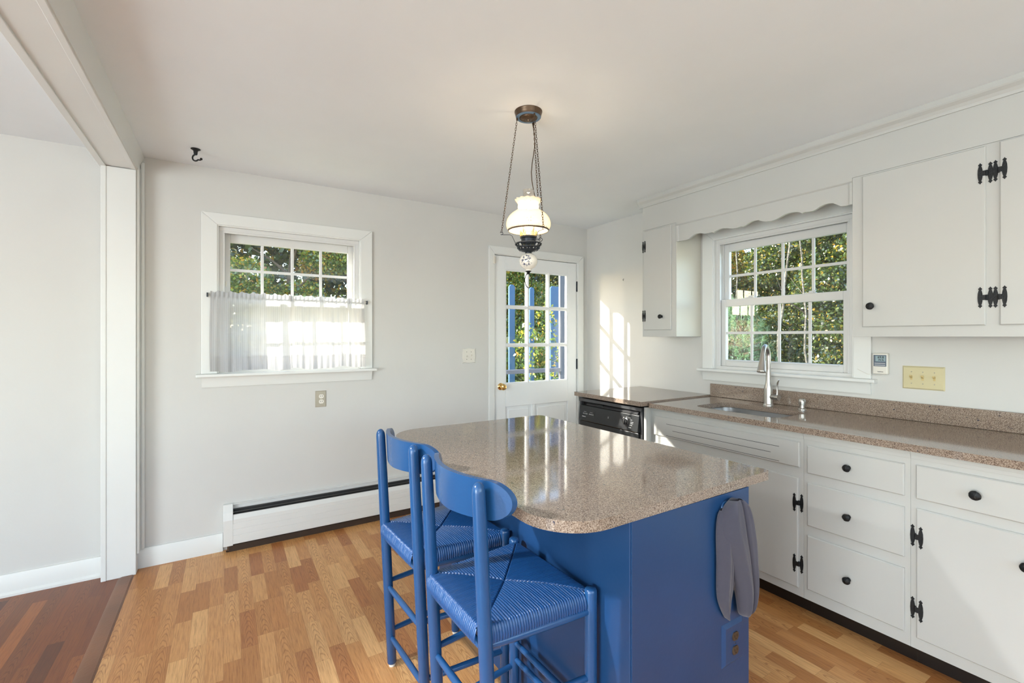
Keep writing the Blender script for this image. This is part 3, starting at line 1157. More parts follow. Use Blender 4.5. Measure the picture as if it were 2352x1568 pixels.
f = thing('kitchen_faucet', 'brushed nickel pull-down kitchen faucet behind the sink', 'faucet', (2.925, 1.612, 0.934))
fx, fy = 2.925, 1.612
m = MB().lathe([(0.030, 0.9335), (0.030, 0.938), (0.0265, 0.943), (0.0255, 0.950), (0.0255, 1.035), (0.024, 1.050), (0.0175, 1.075), (0.0150, 1.10), (0.0140, 1.16)], 28, (fx, fy, 0))
obj('base_column', m, M_steel, f)
path = [(fx, fy, 1.15)]
rad = 0.062
cxx = fx - rad
ddir = Vector((-0.967, -0.255, 0)).normalized()
for k in range(0, 21):
    a = PI * k / 20 * 0.93
    r_ = rad * (1 - math.cos(a))
    path.append((fx + ddir.x * r_, fy + ddir.y * r_, 1.245 + rad * math.sin(a) * 1.05))
m = MB().tube(path, [0.0138] * 2 + [0.0132] * 20, 20)
obj('spout', m, M_steel, f)
e = Vector(path[-1])
pr_ = (Vector(path[-1]) - Vector(path[-2])).normalized()
hp = [e, e + pr_ * 0.008, e + pr_ * 0.03, e + pr_ * 0.075, e + pr_ * 0.100, e + pr_ * 0.106, e + pr_ * 0.110]
m = MB().tube(hp, [0.0135, 0.0150, 0.0160, 0.0215, 0.0250, 0.0268, 0.0255], 22)
obj('spray_head', m, M_steel, f)
m = MB().tube([(fx, fy - 0.01, 0.992), (fx - 0.008, fy - 0.035, 0.992), (fx - 0.012, fy - 0.052, 0.992)], 0.0155, 18)
m.tube([(fx - 0.0125, fy - 0.054, 0.992), (fx - 0.016, fy - 0.074, 0.992)], 0.0175, 18)
obj('valve_body', m, M_steel, f, ang=60)
hx, hy = fx - 0.014, fy - 0.064
m = MB().tube([(hx, hy, 1.000), (hx, hy, 1.035), (hx, hy + 0.002, 1.065), (hx - 0.002, hy - 0.002, 1.085), (hx - 0.004, hy - 0.012, 1.102)], [0.0095, 0.0062, 0.0072, 0.0085, 0.005], 14, sy=0.6)
obj('lever', m, M_steel, f)

f = thing('soap_dispenser', 'small brushed nickel soap pump right of the faucet', 'soap dispenser', (2.936, 1.416, 0.934))
m = MB().lathe([(0.024, 0.9335), (0.024, 0.937), (0.014, 0.942), (0.013, 0.958), (0.0175, 0.960), (0.0185, 0.978), (0.0185, 0.992), (0.016, 0.996), (0.001, 0.997)], 24, (2.936, 1.416, 0))
obj('pump_body', m, M_steel, f)
m = MB().tube([(2.936, 1.416, 0.990), (2.925, 1.402, 0.991), (2.910, 1.386, 0.988)], [0.008, 0.0065, 0.0045], 14)
obj('nozzle', m, M_steel, f)

# ------------------------------------------------------------------ dishwasher
XD = 2.345
dw = thing('dishwasher', 'black built-in dishwasher under the short worktop', 'dishwasher', (2.6, 2.44, 0.0))
obj('cabinet', MB().box(XD + 0.03, WX - 0.01, 2.128, 2.762, 0.08, 0.897), M_slot, dw)
m = MB().box(XD - 0.006, XD + 0.03, 2.128, 2.762, 0.872, 0.896)
m.box(XD + 0.002, XD + 0.03, 2.128, 2.146, 0.10, 0.872).box(XD + 0.002, XD + 0.03, 2.746, 2.762, 0.10, 0.872)
obj('frame', m, M_dwl, dw, bev=0.002)
m = MB().prism([(XD + 0.03, 0.728), (XD - 0.018, 0.728), (XD - 0.022, 0.733), (XD - 0.006, 0.842), (XD + 0.004, 0.846), (XD + 0.03, 0.846)], 2.148, 2.744, 'y')
cp = obj('control_panel', m, M_dw, dw, bev=0.002)
obj('handle', MB().prism([(XD + 0.02, 0.846), (XD + 0.0, 0.846), (XD - 0.004, 0.852), (XD + 0.008, 0.862), (XD + 0.02, 0.862)], 2.165, 2.68, 'y'), M_dwl, dw, bev=0.001)
obj('latch', MB().box(XD - 0.003, XD + 0.02, 2.50, 2.57, 0.858, 0.866), M_dw, dw, bev=0.002)
obj('door_panel', MB().box(XD - 0.012, XD + 0.03, 2.150, 2.742, 0.16, 0.724), M_dw, dw, bev=0.003)
obj('lower_panel', MB().box(XD + 0.02, XD + 0.05, 2.150, 2.742, 0.02, 0.152), M_dw, dw, bev=0.002)
tilt = math.atan2(0.016, 0.109)


def on_cp(mb, y, z):
    """place a small -y facing mesh on the sloped control panel"""
    x = XD - 0.022 + (z - 0.733) / 0.109 * 0.016
    mb.xf(Matrix.Translation((x - 0.0004, y, z)) @ Matrix.Rotation(tilt, 4, 'Y') @ Matrix.Rotation(-PI / 2, 4, 'Z'))
    return mb


ky, kz = 2.262, 0.785
obj('dial_ring', on_cp(MB().lathe([(0.026, 0.0), (0.0265, -0.003), (0.023, -0.004), (0.022, -0.002), (0.001, -0.002)], 32, (0, 0, 0), 'y'), ky, kz), M_dwl, cp)
mk = MB().lathe([(0.019, 0.0), (0.018, -0.010), (0.015, -0.012), (0.001, -0.012)], 28, (0, 0, 0), 'y')
mk.box(-0.004, 0.004, -0.018, -0.010, -0.018, 0.018)
obj('dial_knob', on_cp(mk, ky, kz), M_slot, cp)
m = MB()
for k, (dx, dz, w) in enumerate([(0.0, 0.034, 0.012), (0.022, 0.032, 0.022), (0.038, 0.020, 0.02), (0.044, 0.006, 0.026), (0.044, -0.004, 0.024), (0.040, -0.016, 0.022), (-0.026, 0.028, 0.01), (0.030, -0.032, 0.024), (-0.03, 0.02, 0.006)]):
    m.box(dx, dx + w, -0.0008, 0, dz - 0.001, dz + 0.001)
on_cp(m, ky, kz)
obj('dial_marks', m, M_mark, cp)
m = MB()
x0b, x1b, z0b, z1b, w = -0.072, 0.072, -0.021, 0.021, 0.0012
m.box(x0b, x1b, -0.0012, 0, z0b, z0b + w).box(x0b, x1b, -0.0012, 0, z1b - w, z1b).box(x0b, x0b + w, -0.0012, 0, z0b, z1b).box(x1b - w, x1b, -0.0012, 0, z0b, z1b)
obj('button_bezel', on_cp(m, 2.645, 0.789), M_dwl, cp)
for q in range(2):
    m = MB()
    for k in range(4):
        xx = -0.058 + q * 0.068 + k * 0.0135
        m.box(xx, xx + 0.007, -0.001, 0, -0.008, -0.004).box(xx + 0.001, xx + 0.006, -0.001, 0, -0.001, 0.0005)
    m.box(-0.050 + q * 0.068, -0.022 + q * 0.068, -0.001, 0, 0.009, 0.0105)
    obj('button_marks', on_cp(m, 2.645, 0.789), M_mark, cp)
m = MB().box(0, 0.008, -0.001, 0, 0.004, 0.0055).box(0.001, 0.007, -0.001, 0, -0.005, -0.001)
obj('indicator_mark', on_cp(m, 2.435, 0.789), M_mark, cp)
tm = text_mb('Kenmore', 0.010, 0.0004, 0.0004)
obj('brand_mark', on_cp(tm, 2.690, 0.7615), M_mark, cp)

# ================================================================== ISLAND
BX0, BX1, BY0, BY1 = 0.953, 1.518, 0.909, 2.25
isl = thing('kitchen_island', 'blue painted kitchen island under the free-standing stone top', 'kitchen island', (1.2, 1.57, 0))
m = MB().box(BX0, BX1, BY0, BY1, 0.0, 0.858)
obj('body', m, M_bluei, isl, bev=0.002)
m = MB().box(BX0 + 0.004, BX1 + 0.003, BY0 - 0.004, BY0, 0.0, 0.856)
obj('end_panel', m, M_bluei, isl, bev=0.001)
slab('island_worktop', rounded([(0.697, 0.897), (1.660, 0.907), (1.640, 2.301), (0.690, 2.301)], [0.165, 0.018, 0.035, 0.17], 12), 0.8585, 0.890,
     'free-standing speckled stone top of the blue island with rounded corners', (), 0.007)
# painted-over outlet on the island end
o = thing('power_outlet', 'brown double socket in a blue painted plate on the island end', 'power outlet', (1.42, BY0 - 0.004, 0.30))
m = MB().frustum(1.366, 1.480, 0.290, 0.430, BY0 - 0.0042, BY0 - 0.012, 0.012)
obj('plate', m, M_bluei, o, smooth=False)
def socket_face(par, xc, zc, y, mat, slotmat, grounded=True, r=0.0165):
    pts = []
    for k in range(32):
        a = 2 * PI * k / 32
        pts.append((xc + r * 0.97 * math.cos(a), zc + max(-r * 0.82, min(r * 0.82, r * math.sin(a)))))
    fc = obj('socket', MB().prism(pts, y - 0.0035, y + 0.001, 'y'), mat, par, smooth=False)
    m = MB().box(xc - 0.0075, xc - 0.005, y - 0.0038, y - 0.0034, zc - 0.002, zc + 0.006).box(xc + 0.005, xc + 0.0075, y - 0.0038, y - 0.0034, zc - 0.002, zc + 0.0065)
    if grounded:
        m.lathe([(0.0025, -0.0034), (0.0025, -0.0038)], 10, (xc, y, zc - 0.0075), 'y')
    obj('slots', m, slotmat, fc)
for z in (0.382, 0.336):
    socket_face(o, 1.428, z, BY0 - 0.012, M_brown, M_slot)
obj('screw', MB().lathe([(0.003, 0), (0.0022, -0.0015), (0.001, -0.0015)], 10, (1.428, BY0 - 0.012, 0.359), 'y'), M_dark, o)

# towel on its hook
hk = thing('towel_hook', 'small round blue hook on the island end holding the grey towel', 'hook', (1.385, BY0 - 0.02, 0.80))
m = MB().lathe([(0.022, -0.0045), (0.021, -0.009), (0.008, -0.011), (0.007, -0.020), (0.014, -0.024), (0.015, -0.030), (0.010, -0.034), (0.001, -0.035)], 24, (1.385, BY0, 0.812), 'y')
obj('hook_body', m, M_blue, hk)


def sheet(m, lv, y0, folds, nu=44, nz=70):
    """hanging fold of cloth: lv rows are (z, x left, x right, depth)"""
    L0 = np.array(lv)
    t0_ = np.linspace(0, 1, len(L0))
    t = np.linspace(0, 1, 161)
    L = np.stack([np.interp(t, t0_, L0[:, k]) for k in range(4)], 1)
    for _ in range(3):
        pad = np.vstack([np.repeat(L[:1], 7, 0), L, np.repeat(L[-1:], 7, 0)])
        L = np.stack([np.convolve(pad[:, k], np.ones(15) / 15, 'valid') for k in range(4)], 1)
    front, back = [], []
    for j in range(nz + 1):
        w = j / nz
        z, xl, xr, dp = (np.interp(w, t, L[:, k]) for k in range(4))
        rf, rb = [], []
        for i in range(nu + 1):
            u = i / nu
            bul = math.sin(PI * u) ** 0.45 if 0 < u < 1 else 0.0
            y = y0 - dp * bul
            for (uc, wd, am, sl) in folds:
                q = (u - uc - sl * (w - 0.5)) / wd
                y -= am * math.exp(-q * q) * bul
            zz = z + 0.004 * math.sin(u * 5 + w * 3)
            rf.append((xl + (xr - xl) * u, y, zz))
            rb.append((xl + (xr - xl) * u, y0 + 0.004 * bul, zz))
        front.append(rf)
        back.append(rb[::-1])
    m.grid([f + b[1:] for f, b in zip(front, back)])


YT = BY0 - 0.012
tw = MB()
sheet(tw, [(0.816, 1.350, 1.410, 0.016), (0.800, 1.330, 1.43, 0.026), (0.74, 1.322, 1.42, 0.030), (0.66, 1.328, 1.42, 0.028), (0.60, 1.326, 1.420, 0.026), (0.54, 1.326, 1.408, 0.022), (0.50, 1.343, 1.398, 0.018), (0.465, 1.366, 1.392, 0.012), (0.455, 1.378, 1.388, 0.006)], YT, [(0.3, 0.10, 0.007, 0.1), (0.75, 0.09, -0.008, 0.35)])
sheet(tw, [(0.842, 1.395, 1.435, 0.024), (0.832, 1.36, 1.462, 0.038), (0.80, 1.334, 1.482, 0.048), (0.74, 1.330, 1.497, 0.052), (0.70, 1.345, 1.503, 0.052), (0.64, 1.372, 1.507, 0.048), (0.58, 1.398, 1.514, 0.044), (0.53, 1.418, 1.514, 0.040), (0.48, 1.428, 1.506, 0.034), (0.455, 1.434, 1.496, 0.024), (0.446, 1.450, 1.486, 0.010)], YT - 0.006, [(0.28, 0.07, 0.006, 0.25), (0.52, 0.05, -0.010, 0.10), (0.70, 0.05, 0.008, 0.05), (0.84, 0.035, -0.009, -0.02)])
bmesh.ops.remove_doubles(tw.bm, verts=tw.bm.verts, dist=1e-6)
o = obj('dish_towel', tw, M_towel, None, ang=80)
tag(o, 'grey dish towel hanging in folds on the end of the island', 'towel')

# ================================================================== STOOLS
def make_stool(loc, label):
    """local origin: floor under the seat centre, x toward the island"""
    t = thing('bar_stool', label, 'stool', loc, 'blue bar stools with woven seats at the island')
    L = dict(parent=t, local=True)
    bx_f, bx_t = -0.140, -0.190      # rear post x at floor / at top
    zt = 0.985
    by = 0.170                        # half spacing of rear posts
    fxl, fy_ = 0.175, 0.205           # front legs

    def rear_x(z):
        return bx_f + (bx_t - bx_f) * z / zt
    for s_ in (-1, 1):
        prof = []
        path, rr = [], []
        for z, r in ((0.012, 0.0165), (0.016, 0.0190), (0.30, 0.0195), (0.60, 0.0200), (0.80, 0.0195), (0.963, 0.0180)):
            path.append((rear_x(z), s_ * by, z))
            rr.append(r)
        for k in range(1, 7):
            a = PI / 2 * k / 6
            z = 0.965 + 0.026 * math.sin(a)
            path.append((rear_x(z), s_ * by, z))
            rr.append(max(0.0005, 0.0178 * math.cos(a)))
        lg = obj('rear_post', MB().tube(path, rr, 20), M_blue, ang=70, **L)
        obj('foot_glide', MB().lathe([(0.013, 0.0), (0.0135, 0.004), (0.0135, 0.013)], 16, (rear_x(0), s_ * by, 0)), M_white, lg, local=True)
        prof = [(0.0165, 0.012), (0.0185, 0.016), (0.0190, 0.30), (0.0190, 0.610), (0.0175, 0.617), (0.0150, 0.620), (0.001, 0.6205)]
        lg = obj('leg', MB().lathe(prof, 20, (fxl, s_ * fy_, 0)), M_blue, ang=50, **L)
        obj('foot_glide', MB().lathe([(0.013, 0.0), (0.0135, 0.004), (0.0135, 0.013)], 16, (fxl, s_ * fy_, 0)), M_white, lg, local=True)

    def rail(name, p, q, r):
        a, b = Vector(p), Vector(q)
        pts = [a.lerp(b, k / 6) for k in range(7)]
        obj(name, MB().tube(pts, [r * 0.85, r, r * 1.05, r * 1.08, r * 1.05, r, r * 0.85], 14), M_blue, ang=60, **L)
    # seat rails under the weave
    for s_ in (-1, 1):
        rail('seat_rail', (rear_x(0.56), s_ * by, 0.555), (fxl, s_ * fy_, 0.555), 0.0125)
        rail('stretcher', (rear_x(0.35), s_ * by, 0.357), (fxl, s_ * fy_, 0.357), 0.0105)
        rail('stretcher', (rear_x(0.13), s_ * by, 0.150), (fxl, s_ * fy_, 0.150), 0.0105)
    rail('seat_rail', (rear_x(0.56), -by, 0.545), (rear_x(0.56), by, 0.545), 0.0125)
    rail('seat_rail', (fxl, -fy_, 0.545), (fxl, fy_, 0.545), 0.0125)
    rail('stretcher', (rear_x(0.33), -by, 0.336), (rear_x(0.33), by, 0.336), 0.0105)
    rail('stretcher', (rear_x(0.1), -by, 0.122), (rear_x(0.1), by, 0.122), 0.0105)
    rail('stretcher', (fxl, -fy_, 0.235), (fxl, fy_, 0.235), 0.0105)
    rail('stretcher', (fxl, -fy_, 0.175), (fxl, fy_, 0.175), 0.0105)
    # curved backrest board bolted to the front of the posts
    m = MB()
    n = 64
    half = 0.228
    hgt = 0.052
    zc0 = 0.937
    rows_f, rows_b = [], []
    outl = []
    for i in range(n + 1):
        u = math.sin(PI / 2 * (-1 + 2 * i / n))
        y = u * half
        # outline: rounded ends
        if abs(u) > 0.72:
            k = (abs(u) - 0.72) / 0.28
            hh = math.sqrt(max(0.0, 1 - k * k))
        else:
            hh = 1.0
        top = zc0 + hgt * hh + 0.012 * (1 - u * u) * 0
        bot = zc0 - hgt * hh + 0.010 * (1 - abs(u)) * hh * -1
        xc = -0.168 - 0.038 * (1 - u * u) + 0.044 * u * u + 0.010
        outl.append((y, xc, bot, top))
    for j, off in enumerate((0.008, -0.008)):
        rows = []
        for (y, xc, bot, top) in outl:
            row = []
            for q in range(9):
                z = bot + (top - bot) * q / 8
                row.append((xc + off + (z - zc0) * -0.05, y, z))
            rows.append(row)
        (rows_f if j == 0 else rows_b).extend(rows)
    Vf = [[m._v(p) for p in r] for r in rows_f]
    Vb = [[m._v(p) for p in r] for r in rows_b]
    for i in range(n):
        for q in range(8):
            m.bm.faces.new([Vf[i][q], Vf[i + 1][q], Vf[i + 1][q + 1], Vf[i][q + 1]])
            m.bm.faces.new([Vb[i][q + 1], Vb[i + 1][q + 1], Vb[i + 1][q], Vb[i][q]])
        m.bm.faces.new([Vf[i][0], Vb[i][0], Vb[i + 1][0], Vf[i + 1][0]])
        m.bm.faces.new([Vf[i][8], Vf[i + 1][8], Vb[i + 1][8], Vb[i][8]])
    for i in (0, n):
        for q in range(8):
            m.bm.faces.new([Vf[i][q], Vf[i][q + 1], Vb[i][q + 1], Vb[i][q]])
    bmesh.ops.remove_doubles(m.bm, verts=m.bm.verts, dist=1e-5)
    obj('backrest', m, M_blue, ang=50, **L)
    # woven rush seat : four triangles of cord wrapped over the rails
    n = 330
    pitch = 0.0082
    x_b, x_f = -0.190, 0.190
    z_top = 0.598
    edge = 0.030
    uu = np.linspace(-1, 1, n)
    A, B = np.meshgrid(uu, uu, indexing='ij')     # A: back->front , B: side

    def wrap(q):
        """flat until .90, then a quarter turn down; returns (pos 0..1, drop 0..1)"""
        a = np.abs(q)
        t_ = np.clip((a - 0.905) / 0.095, 0, 1)
        ang = t_ * (PI / 2) * 1.25
        pos = np.where(a < 0.905, a, 0.905) + 0.065 * np.sin(np.minimum(ang, PI / 2)) - 0.02 * np.clip(ang - PI / 2, 0, 1)
        drop = 1 - np.cos(np.minimum(ang, PI / 2)) + np.clip(ang - PI / 2, 0, 1) * 1.2
        return np.sign(q) * pos / 0.965, drop
    pa, da = wrap(A)
    pb, db = wrap(B)
    X = (x_b + x_f) / 2 + pa * (x_f - x_b) / 2
    hwid = 0.176 + (pa + 1) / 2 * 0.034
    Y = pb * hwid
    lx = np.abs(A) >= np.abs(B)                    # front / back triangles
    cord = np.where(lx, Y, X + 0.0)
    ph = cord / pitch * PI
    rid = np.abs(np.sin(ph + 0.25 * np.sin(np.where(lx, X, Y) * 40 + np.floor(ph / PI) * 1.7)))
    seam = np.clip(np.abs(np.abs(A) - np.abs(B)) / 0.03, 0, 1)
    hgt_ = 0.0046 * (rid ** 0.7) * (0.35 + 0.65 * seam)
    puff = 0.006 * np.sin(PI * np.clip(np.maximum(np.abs(A), np.abs(B)), 0, 1)) + 0.004 * seam
    r2 = np.maximum(da, db)
    Z = z_top - 0.024 * r2 + hgt_ * np.clip(1 - r2, 0, 1) + puff * np.clip(1 - r2, 0, 1)
    X = X + np.sign(A) * hgt_ * np.clip(da, 0, 1)
    Y = Y + np.sign(B) * hgt_ * np.clip(db, 0, 1)
    co = np.stack([X, Y, Z], -1).reshape(-1, 3)
    # corner notches around posts: pull corners in
    idx = np.arange(n * n).reshape(n, n)
    F = np.stack([idx[:-1, :-1], idx[1:, :-1], idx[1:, 1:], idx[:-1, 1:]], -1).reshape(-1, 4)
    cen = co[F].mean(1)
    keep = np.ones(len(F), bool)
    for (px, py) in ((rear_x(0.6), by), (rear_x(0.6), -by), (fxl, fy_), (fxl, -fy_)):
        keep &= ~((np.abs(cen[:, 0] - px) < 0.017) & (np.abs(cen[:, 1] - py) < 0.017))
        sgx = 1 if px > 0 else -1
        sgy = 1 if py > 0 else -1
        keep &= ~(((cen[:, 0] - px) * sgx > -0.012) & ((cen[:, 1] - py) * sgy > -0.012))
    F = F[keep]
    me = bpy.data.meshes.new('seat')
    me.from_pydata(co.tolist(), [], F.tolist())
    me.shade_smooth()
    st = link('seat', me, M_rush, t)
    # body under the weave, closes the seat from below
    m = MB().prism([(x_b + 0.012, -0.166), (x_f - 0.014, -0.196), (x_f - 0.014, 0.196), (x_b + 0.012, 0.166)], 0.568, 0.588, 'z')
    obj('seat_base', m, M_rush, bev=0.006, **L)
    return t


S1 = (0.7435, 1.238, 0)
S2 = (0.738, 1.728, 0)
st1 = make_stool(S1, 'blue bar stool with woven seat nearest the camera')
st2 = dup(st1, S2, 'blue bar stool with woven seat behind the nearer one, toward the curtained window')
st1.rotation_euler = (0, 0, R(1.75))
st2.rotation_euler = (0, 0, R(3.0))

# ================================================================== PENDANT LAMP
LP = Vector((1.222, 1.812, H))
lamp = thing('pendant_lamp', 'hanging oil-lamp style pendant with painted glass shade above the island', 'lamp', LP)
rh = Vector((math.cos(R(31.95)), -math.sin(R(31.95)), 0))     # direction across the view
fh = Vector((math.sin(R(31.95)), math.cos(R(31.95)), 0))
lx_, ly_ = LP.x, LP.y
c0 = (lx_, ly_, 0)
m = MB().lathe([(0.066, H - 0.0005), (0.066, H - 0.004), (0.0635, H - 0.008), (0.0635, H - 0.012), (0.0615, H - 0.016), (0.060, H - 0.027), (0.057, H - 0.029), (0.043, H - 0.029), (0.041, H - 0.031), (0.038, H - 0.029), (0.036, H - 0.033), (0.020, H - 0.038), (0.008, H - 0.039), (0.006, H - 0.046), (0.001, H - 0.047)], 48, c0)
can = obj('canopy', m, M_bronze, lamp)
m = MB()
for k in range(28):
    a = 2 * PI * k / 28
    m.tube([(lx_ + 0.020 * math.cos(a), ly_ + 0.020 * math.sin(a), H - 0.0385), (lx_ + 0.034 * math.cos(a), ly_ + 0.034 * math.sin(a), H - 0.0340)], 0.0013, 6)
obj('fluting', m, M_bronze, can)
m = MB().lathe([(0.0595, H - 0.0275), (0.0575, H - 0.0296), (0.044, H - 0.0298)], 48, c0, cap=False)
obj('blue_face', m, simple('canopy_blue_patina', srgb(96, 122, 150), 0.4, metal=0.5), can)

dirs = [-rh, rh * 0.5 - fh * 0.866, rh * 0.5 + fh * 0.866]
zh = 1.866
for i, dv in enumerate(dirs):
    top = LP + dv * 0.053 + Vector((0, 0, -0.030))
    hook = Vector((lx_, ly_, zh)) + dv * 0.128
    m = MB()
    m.tube([top + Vector((0, 0, 0.004)), top + Vector((0, 0, -0.010))], 0.004, 8)
    d = hook - top
    L_ = d.length
    nl = int(round(L_ / 0.0118))
    dn = d.normalized()
    s1 = dn.cross(Vector((0.3, 0.9, 0.1))).normalized()
    s2 = dn.cross(s1)
    for k in range(nl):
        cpt = top + d * ((k + 0.5) / nl) + Vector((0, 0, -0.010 * math.sin(PI * (k + 0.5) / nl) * 0.3))
        sd_ = s1 if k % 2 == 0 else s2
        pts = []
        for q in range(10):
            a = 2 * PI * q / 10
            pts.append(cpt + dn * 0.0078 * math.cos(a) + sd_ * 0.0036 * math.sin(a))
        m.tube(pts, 0.00105, 5, closed=True)
    obj('chain', m, M_bronze, lamp, ang=80)
    # wire arm: eye at the chain, straight run in, bend down to the gallery
    P0 = Vector((lx_, ly_, 0))
    eye = []
    for q in range(9):
        a = PI * 0.1 + 2 * PI * q / 10
        eye.append(hook + dv * 0.007 * math.cos(a) + Vector((0, 0, 0.007 * math.sin(a) - 0.004)))
    arm = eye + [P0 + dv * 0.118 + Vector((0, 0, zh - 0.011)), P0 + dv * 0.088 + Vector((0, 0, zh - 0.011)), P0 + dv * 0.078 + Vector((0, 0, zh - 0.016)), P0 + dv * 0.060 + Vector((0, 0, 1.811))]
    obj('arm', MB().tube(arm, 0.0014, 8), M_dark, lamp, ang=80)
# supply cord woven beside the front chain
tp = LP + dirs[2] * 0.050 + Vector((0, 0, -0.034))
bt = Vector((lx_, ly_, 1.86)) + dirs[2] * 0.075
pts = [tp.lerp(bt, k / 14) + rh * (0.010 * math.sin(k * 0.75) - 0.004) for k in range(15)] + [Vector((lx_, ly_, 1.845)) + dirs[2] * 0.035]
obj('supply_cord', MB().tube(pts, 0.0021, 8), M_bronze, lamp, ang=80)


def ruf(i, a, r, h):
    k = {0: 1.0, 1: 0.6, 2: 0.15}.get(i, 0)
    return r + 0.0030 * k * math.cos(14 * a), h + 0.0012 * k * math.cos(14 * a)


shade_prof = [(0.063, 2.021), (0.061, 2.017), (0.055, 2.010), (0.050, 2.003), (0.0475, 1.995), (0.0495, 1.990), (0.0500, 1.985), (0.0480, 1.980), (0.0500, 1.973), (0.062, 1.965), (0.078, 1.955), (0.092, 1.941), (0.1015, 1.925), (0.1055, 1.908), (0.1045, 1.893), (0.099, 1.880), (0.0945, 1.873)]
sh = obj('glass_shade', MB().lathe(shade_prof, 84, c0, cap=False, ruffle=ruf), M_opal, lamp, solid=0.002)
m = MB().lathe([(0.0968, 1.8795), (0.0990, 1.8790), (0.0958, 1.8715), (0.0940, 1.8718)], 64, c0, cap=False)
obj('brass_band', m, M_bronze, sh)
m = MB().lathe([(0.0255, 2.066), (0.0255, 1.99), (0.027, 1.94), (0.030, 1.90), (0.022, 1.862)], 32, c0, cap=False)
obj('chimney', m, M_chim, lamp, solid=0.0012)
m = MB().tube([(lx_ + 0.0255 * math.cos(2 * PI * k / 32), ly_ + 0.0255 * math.sin(2 * PI * k / 32), 2.066) for k in range(32)], 0.0009, 6, closed=True)
obj('chimney_rim', m, M_chim, lamp)
# pierced burner gallery
m = MB()
for k in range(18):
    a = 2 * PI * k / 18
    for q in range(2):
        zc_ = 1.860 + q * 0.010
        pts = []
        for w in range(10):
            b = 2 * PI * w / 10
            aa = a + (q * PI / 18) + math.cos(b) * 0.11
            pts.append((lx_ + 0.039 * math.cos(aa), ly_ + 0.039 * math.sin(aa), zc_ + 0.008 * math.sin(b) - 0.006))
        m.tube(pts, 0.0011, 5, closed=True)
obj('burner_gallery', m, M_brass, lamp, ang=80)
m = MB().lathe([(0.0385, 1.846), (0.0395, 1.842), (0.0395, 1.838), (0.0345, 1.835), (0.0335, 1.808), (0.010, 1.806)], 40, c0)
obj('burner_cup', m, M_dark, lamp)
m = MB().lathe([(0.010, 1.86), (0.012, 1.868), (0.020, 1.888), (0.0225, 1.905), (0.019, 1.922), (0.010, 1.932), (0.001, 1.934)], 24, c0)
obj('bulb', m, M_bulb, lamp)
m = MB().tube([Vector(c0) + rh * 0.036 - fh * 0.012 + Vector((0, 0, 1.828)), Vector(c0) + rh * 0.050 - fh * 0.016 + Vector((0, 0, 1.828))], 0.002, 8)
kp = Vector(c0) + rh * 0.057 - fh * 0.018 + Vector((0, 0, 1.828))
m.tube([kp + rh * 0.008 * math.cos(2 * PI * q / 14) + Vector((0, 0, 0.008 * math.sin(2 * PI * q / 14))) for q in range(14)], 0.0016, 6, closed=True)
obj('switch_key', m, M_dark, lamp, ang=80)
# dark pierced basket
m = MB()
for r_, z_, t_ in ((0.0610, 1.811, 0.0036), (0.0500, 1.793, 0.0036), (0.044, 1.783, 0.0018)):
    m.tube([(lx_ + r_ * math.cos(2 * PI * k / 40), ly_ + r_ * math.sin(2 * PI * k / 40), z_) for k in range(40)], t_, 7, closed=True)
for k in range(16):
    a = 2 * PI * k / 16
    path, rr = [], []
    for q in range(7):
        t_ = q / 6
        r_ = 0.050 + 0.0105 * t_ ** 1.6
        path.append((lx_ + r_ * math.cos(a), ly_ + r_ * math.sin(a), 1.790 + 0.021 * t_))
        rr.append(0.0058 - 0.0030 * math.sin(PI * t_))
    m.tube(path, rr, 7)
    a += PI / 16
    m.tube([(lx_ + 0.050 * math.cos(a), ly_ + 0.050 * math.sin(a), 1.793), (lx_ + 0.041 * math.cos(a), ly_ + 0.041 * math.sin(a), 1.781)], 0.0042, 7)
m.lathe([(0.042, 1.782), (0.030, 1.775), (0.018, 1.772), (0.015, 1.768), (0.017, 1.764)], 32, c0)
obj('pierced_basket', m, M_dark, lamp, ang=80)
m = MB().lathe([(0.014, 1.766), (0.022, 1.763), (0.035, 1.753), (0.0425, 1.738), (0.0435, 1.726), (0.040, 1.712), (0.031, 1.700), (0.019, 1.692), (0.0135, 1.688), (0.0135, 1.683), (0.001, 1.683)], 40, c0)
obj('china_ball', m, M_china, lamp)
m = MB().lathe([(0.0135, 1.684), (0.0135, 1.680), (0.0075, 1.678), (0.007, 1.668), (0.001, 1.667)], 20, c0)
rc = Vector(c0) + Vector((0, 0, 1.636))
rd = (rh * 0.52 + fh * 0.85).normalized()
m.tube([rc + rd * 0.0330 * math.cos(2 * PI * q / 28) + Vector((0, 0, 0.0330 * math.sin(2 * PI * q / 28))) for q in range(28)], 0.0019, 8, closed=True)
obj('finial_ring', m, M_black, lamp, ang=80)
pl = bpy.data.lights.new('lamp_bulb_light', 'POINT')
pl.energy = 2.0
pl.color = (1.0, 0.80, 0.56)
pl.shadow_soft_size = 0.025
po = bpy.data.objects.new('lamp_bulb_light', pl)
C.objects.link(po)
po.parent = lamp
po.location = (0, 0, 1.965 - H)

# body of the added ceiling spotlight (unseen, in the dining room)
sf = thing('added_ceiling_spotlight', 'added unseen white ceiling spotlight in the dining room, left of the picture', 'lamp', (SPOT.x, SPOT.y, H))
obj('base', MB().lathe([(0.05, H - 0.0005), (0.05, H - 0.018), (0.012, H - 0.022), (0.010, H - 0.075), (0.001, H - 0.075)], 28, (SPOT.x - 0.02, SPOT.y, 0)), M_white, sf)
ax = (Vector((0.88, 1.10, 0.12)) - SPOT).normalized()
obj('head', MB().tube([SPOT - ax * 0.10, SPOT - ax * 0.09, SPOT - ax * 0.02, SPOT + ax * 0.0], [0.02, 0.035, 0.045, 0.055], 24, cap=False), M_white, sf, solid=0.002)
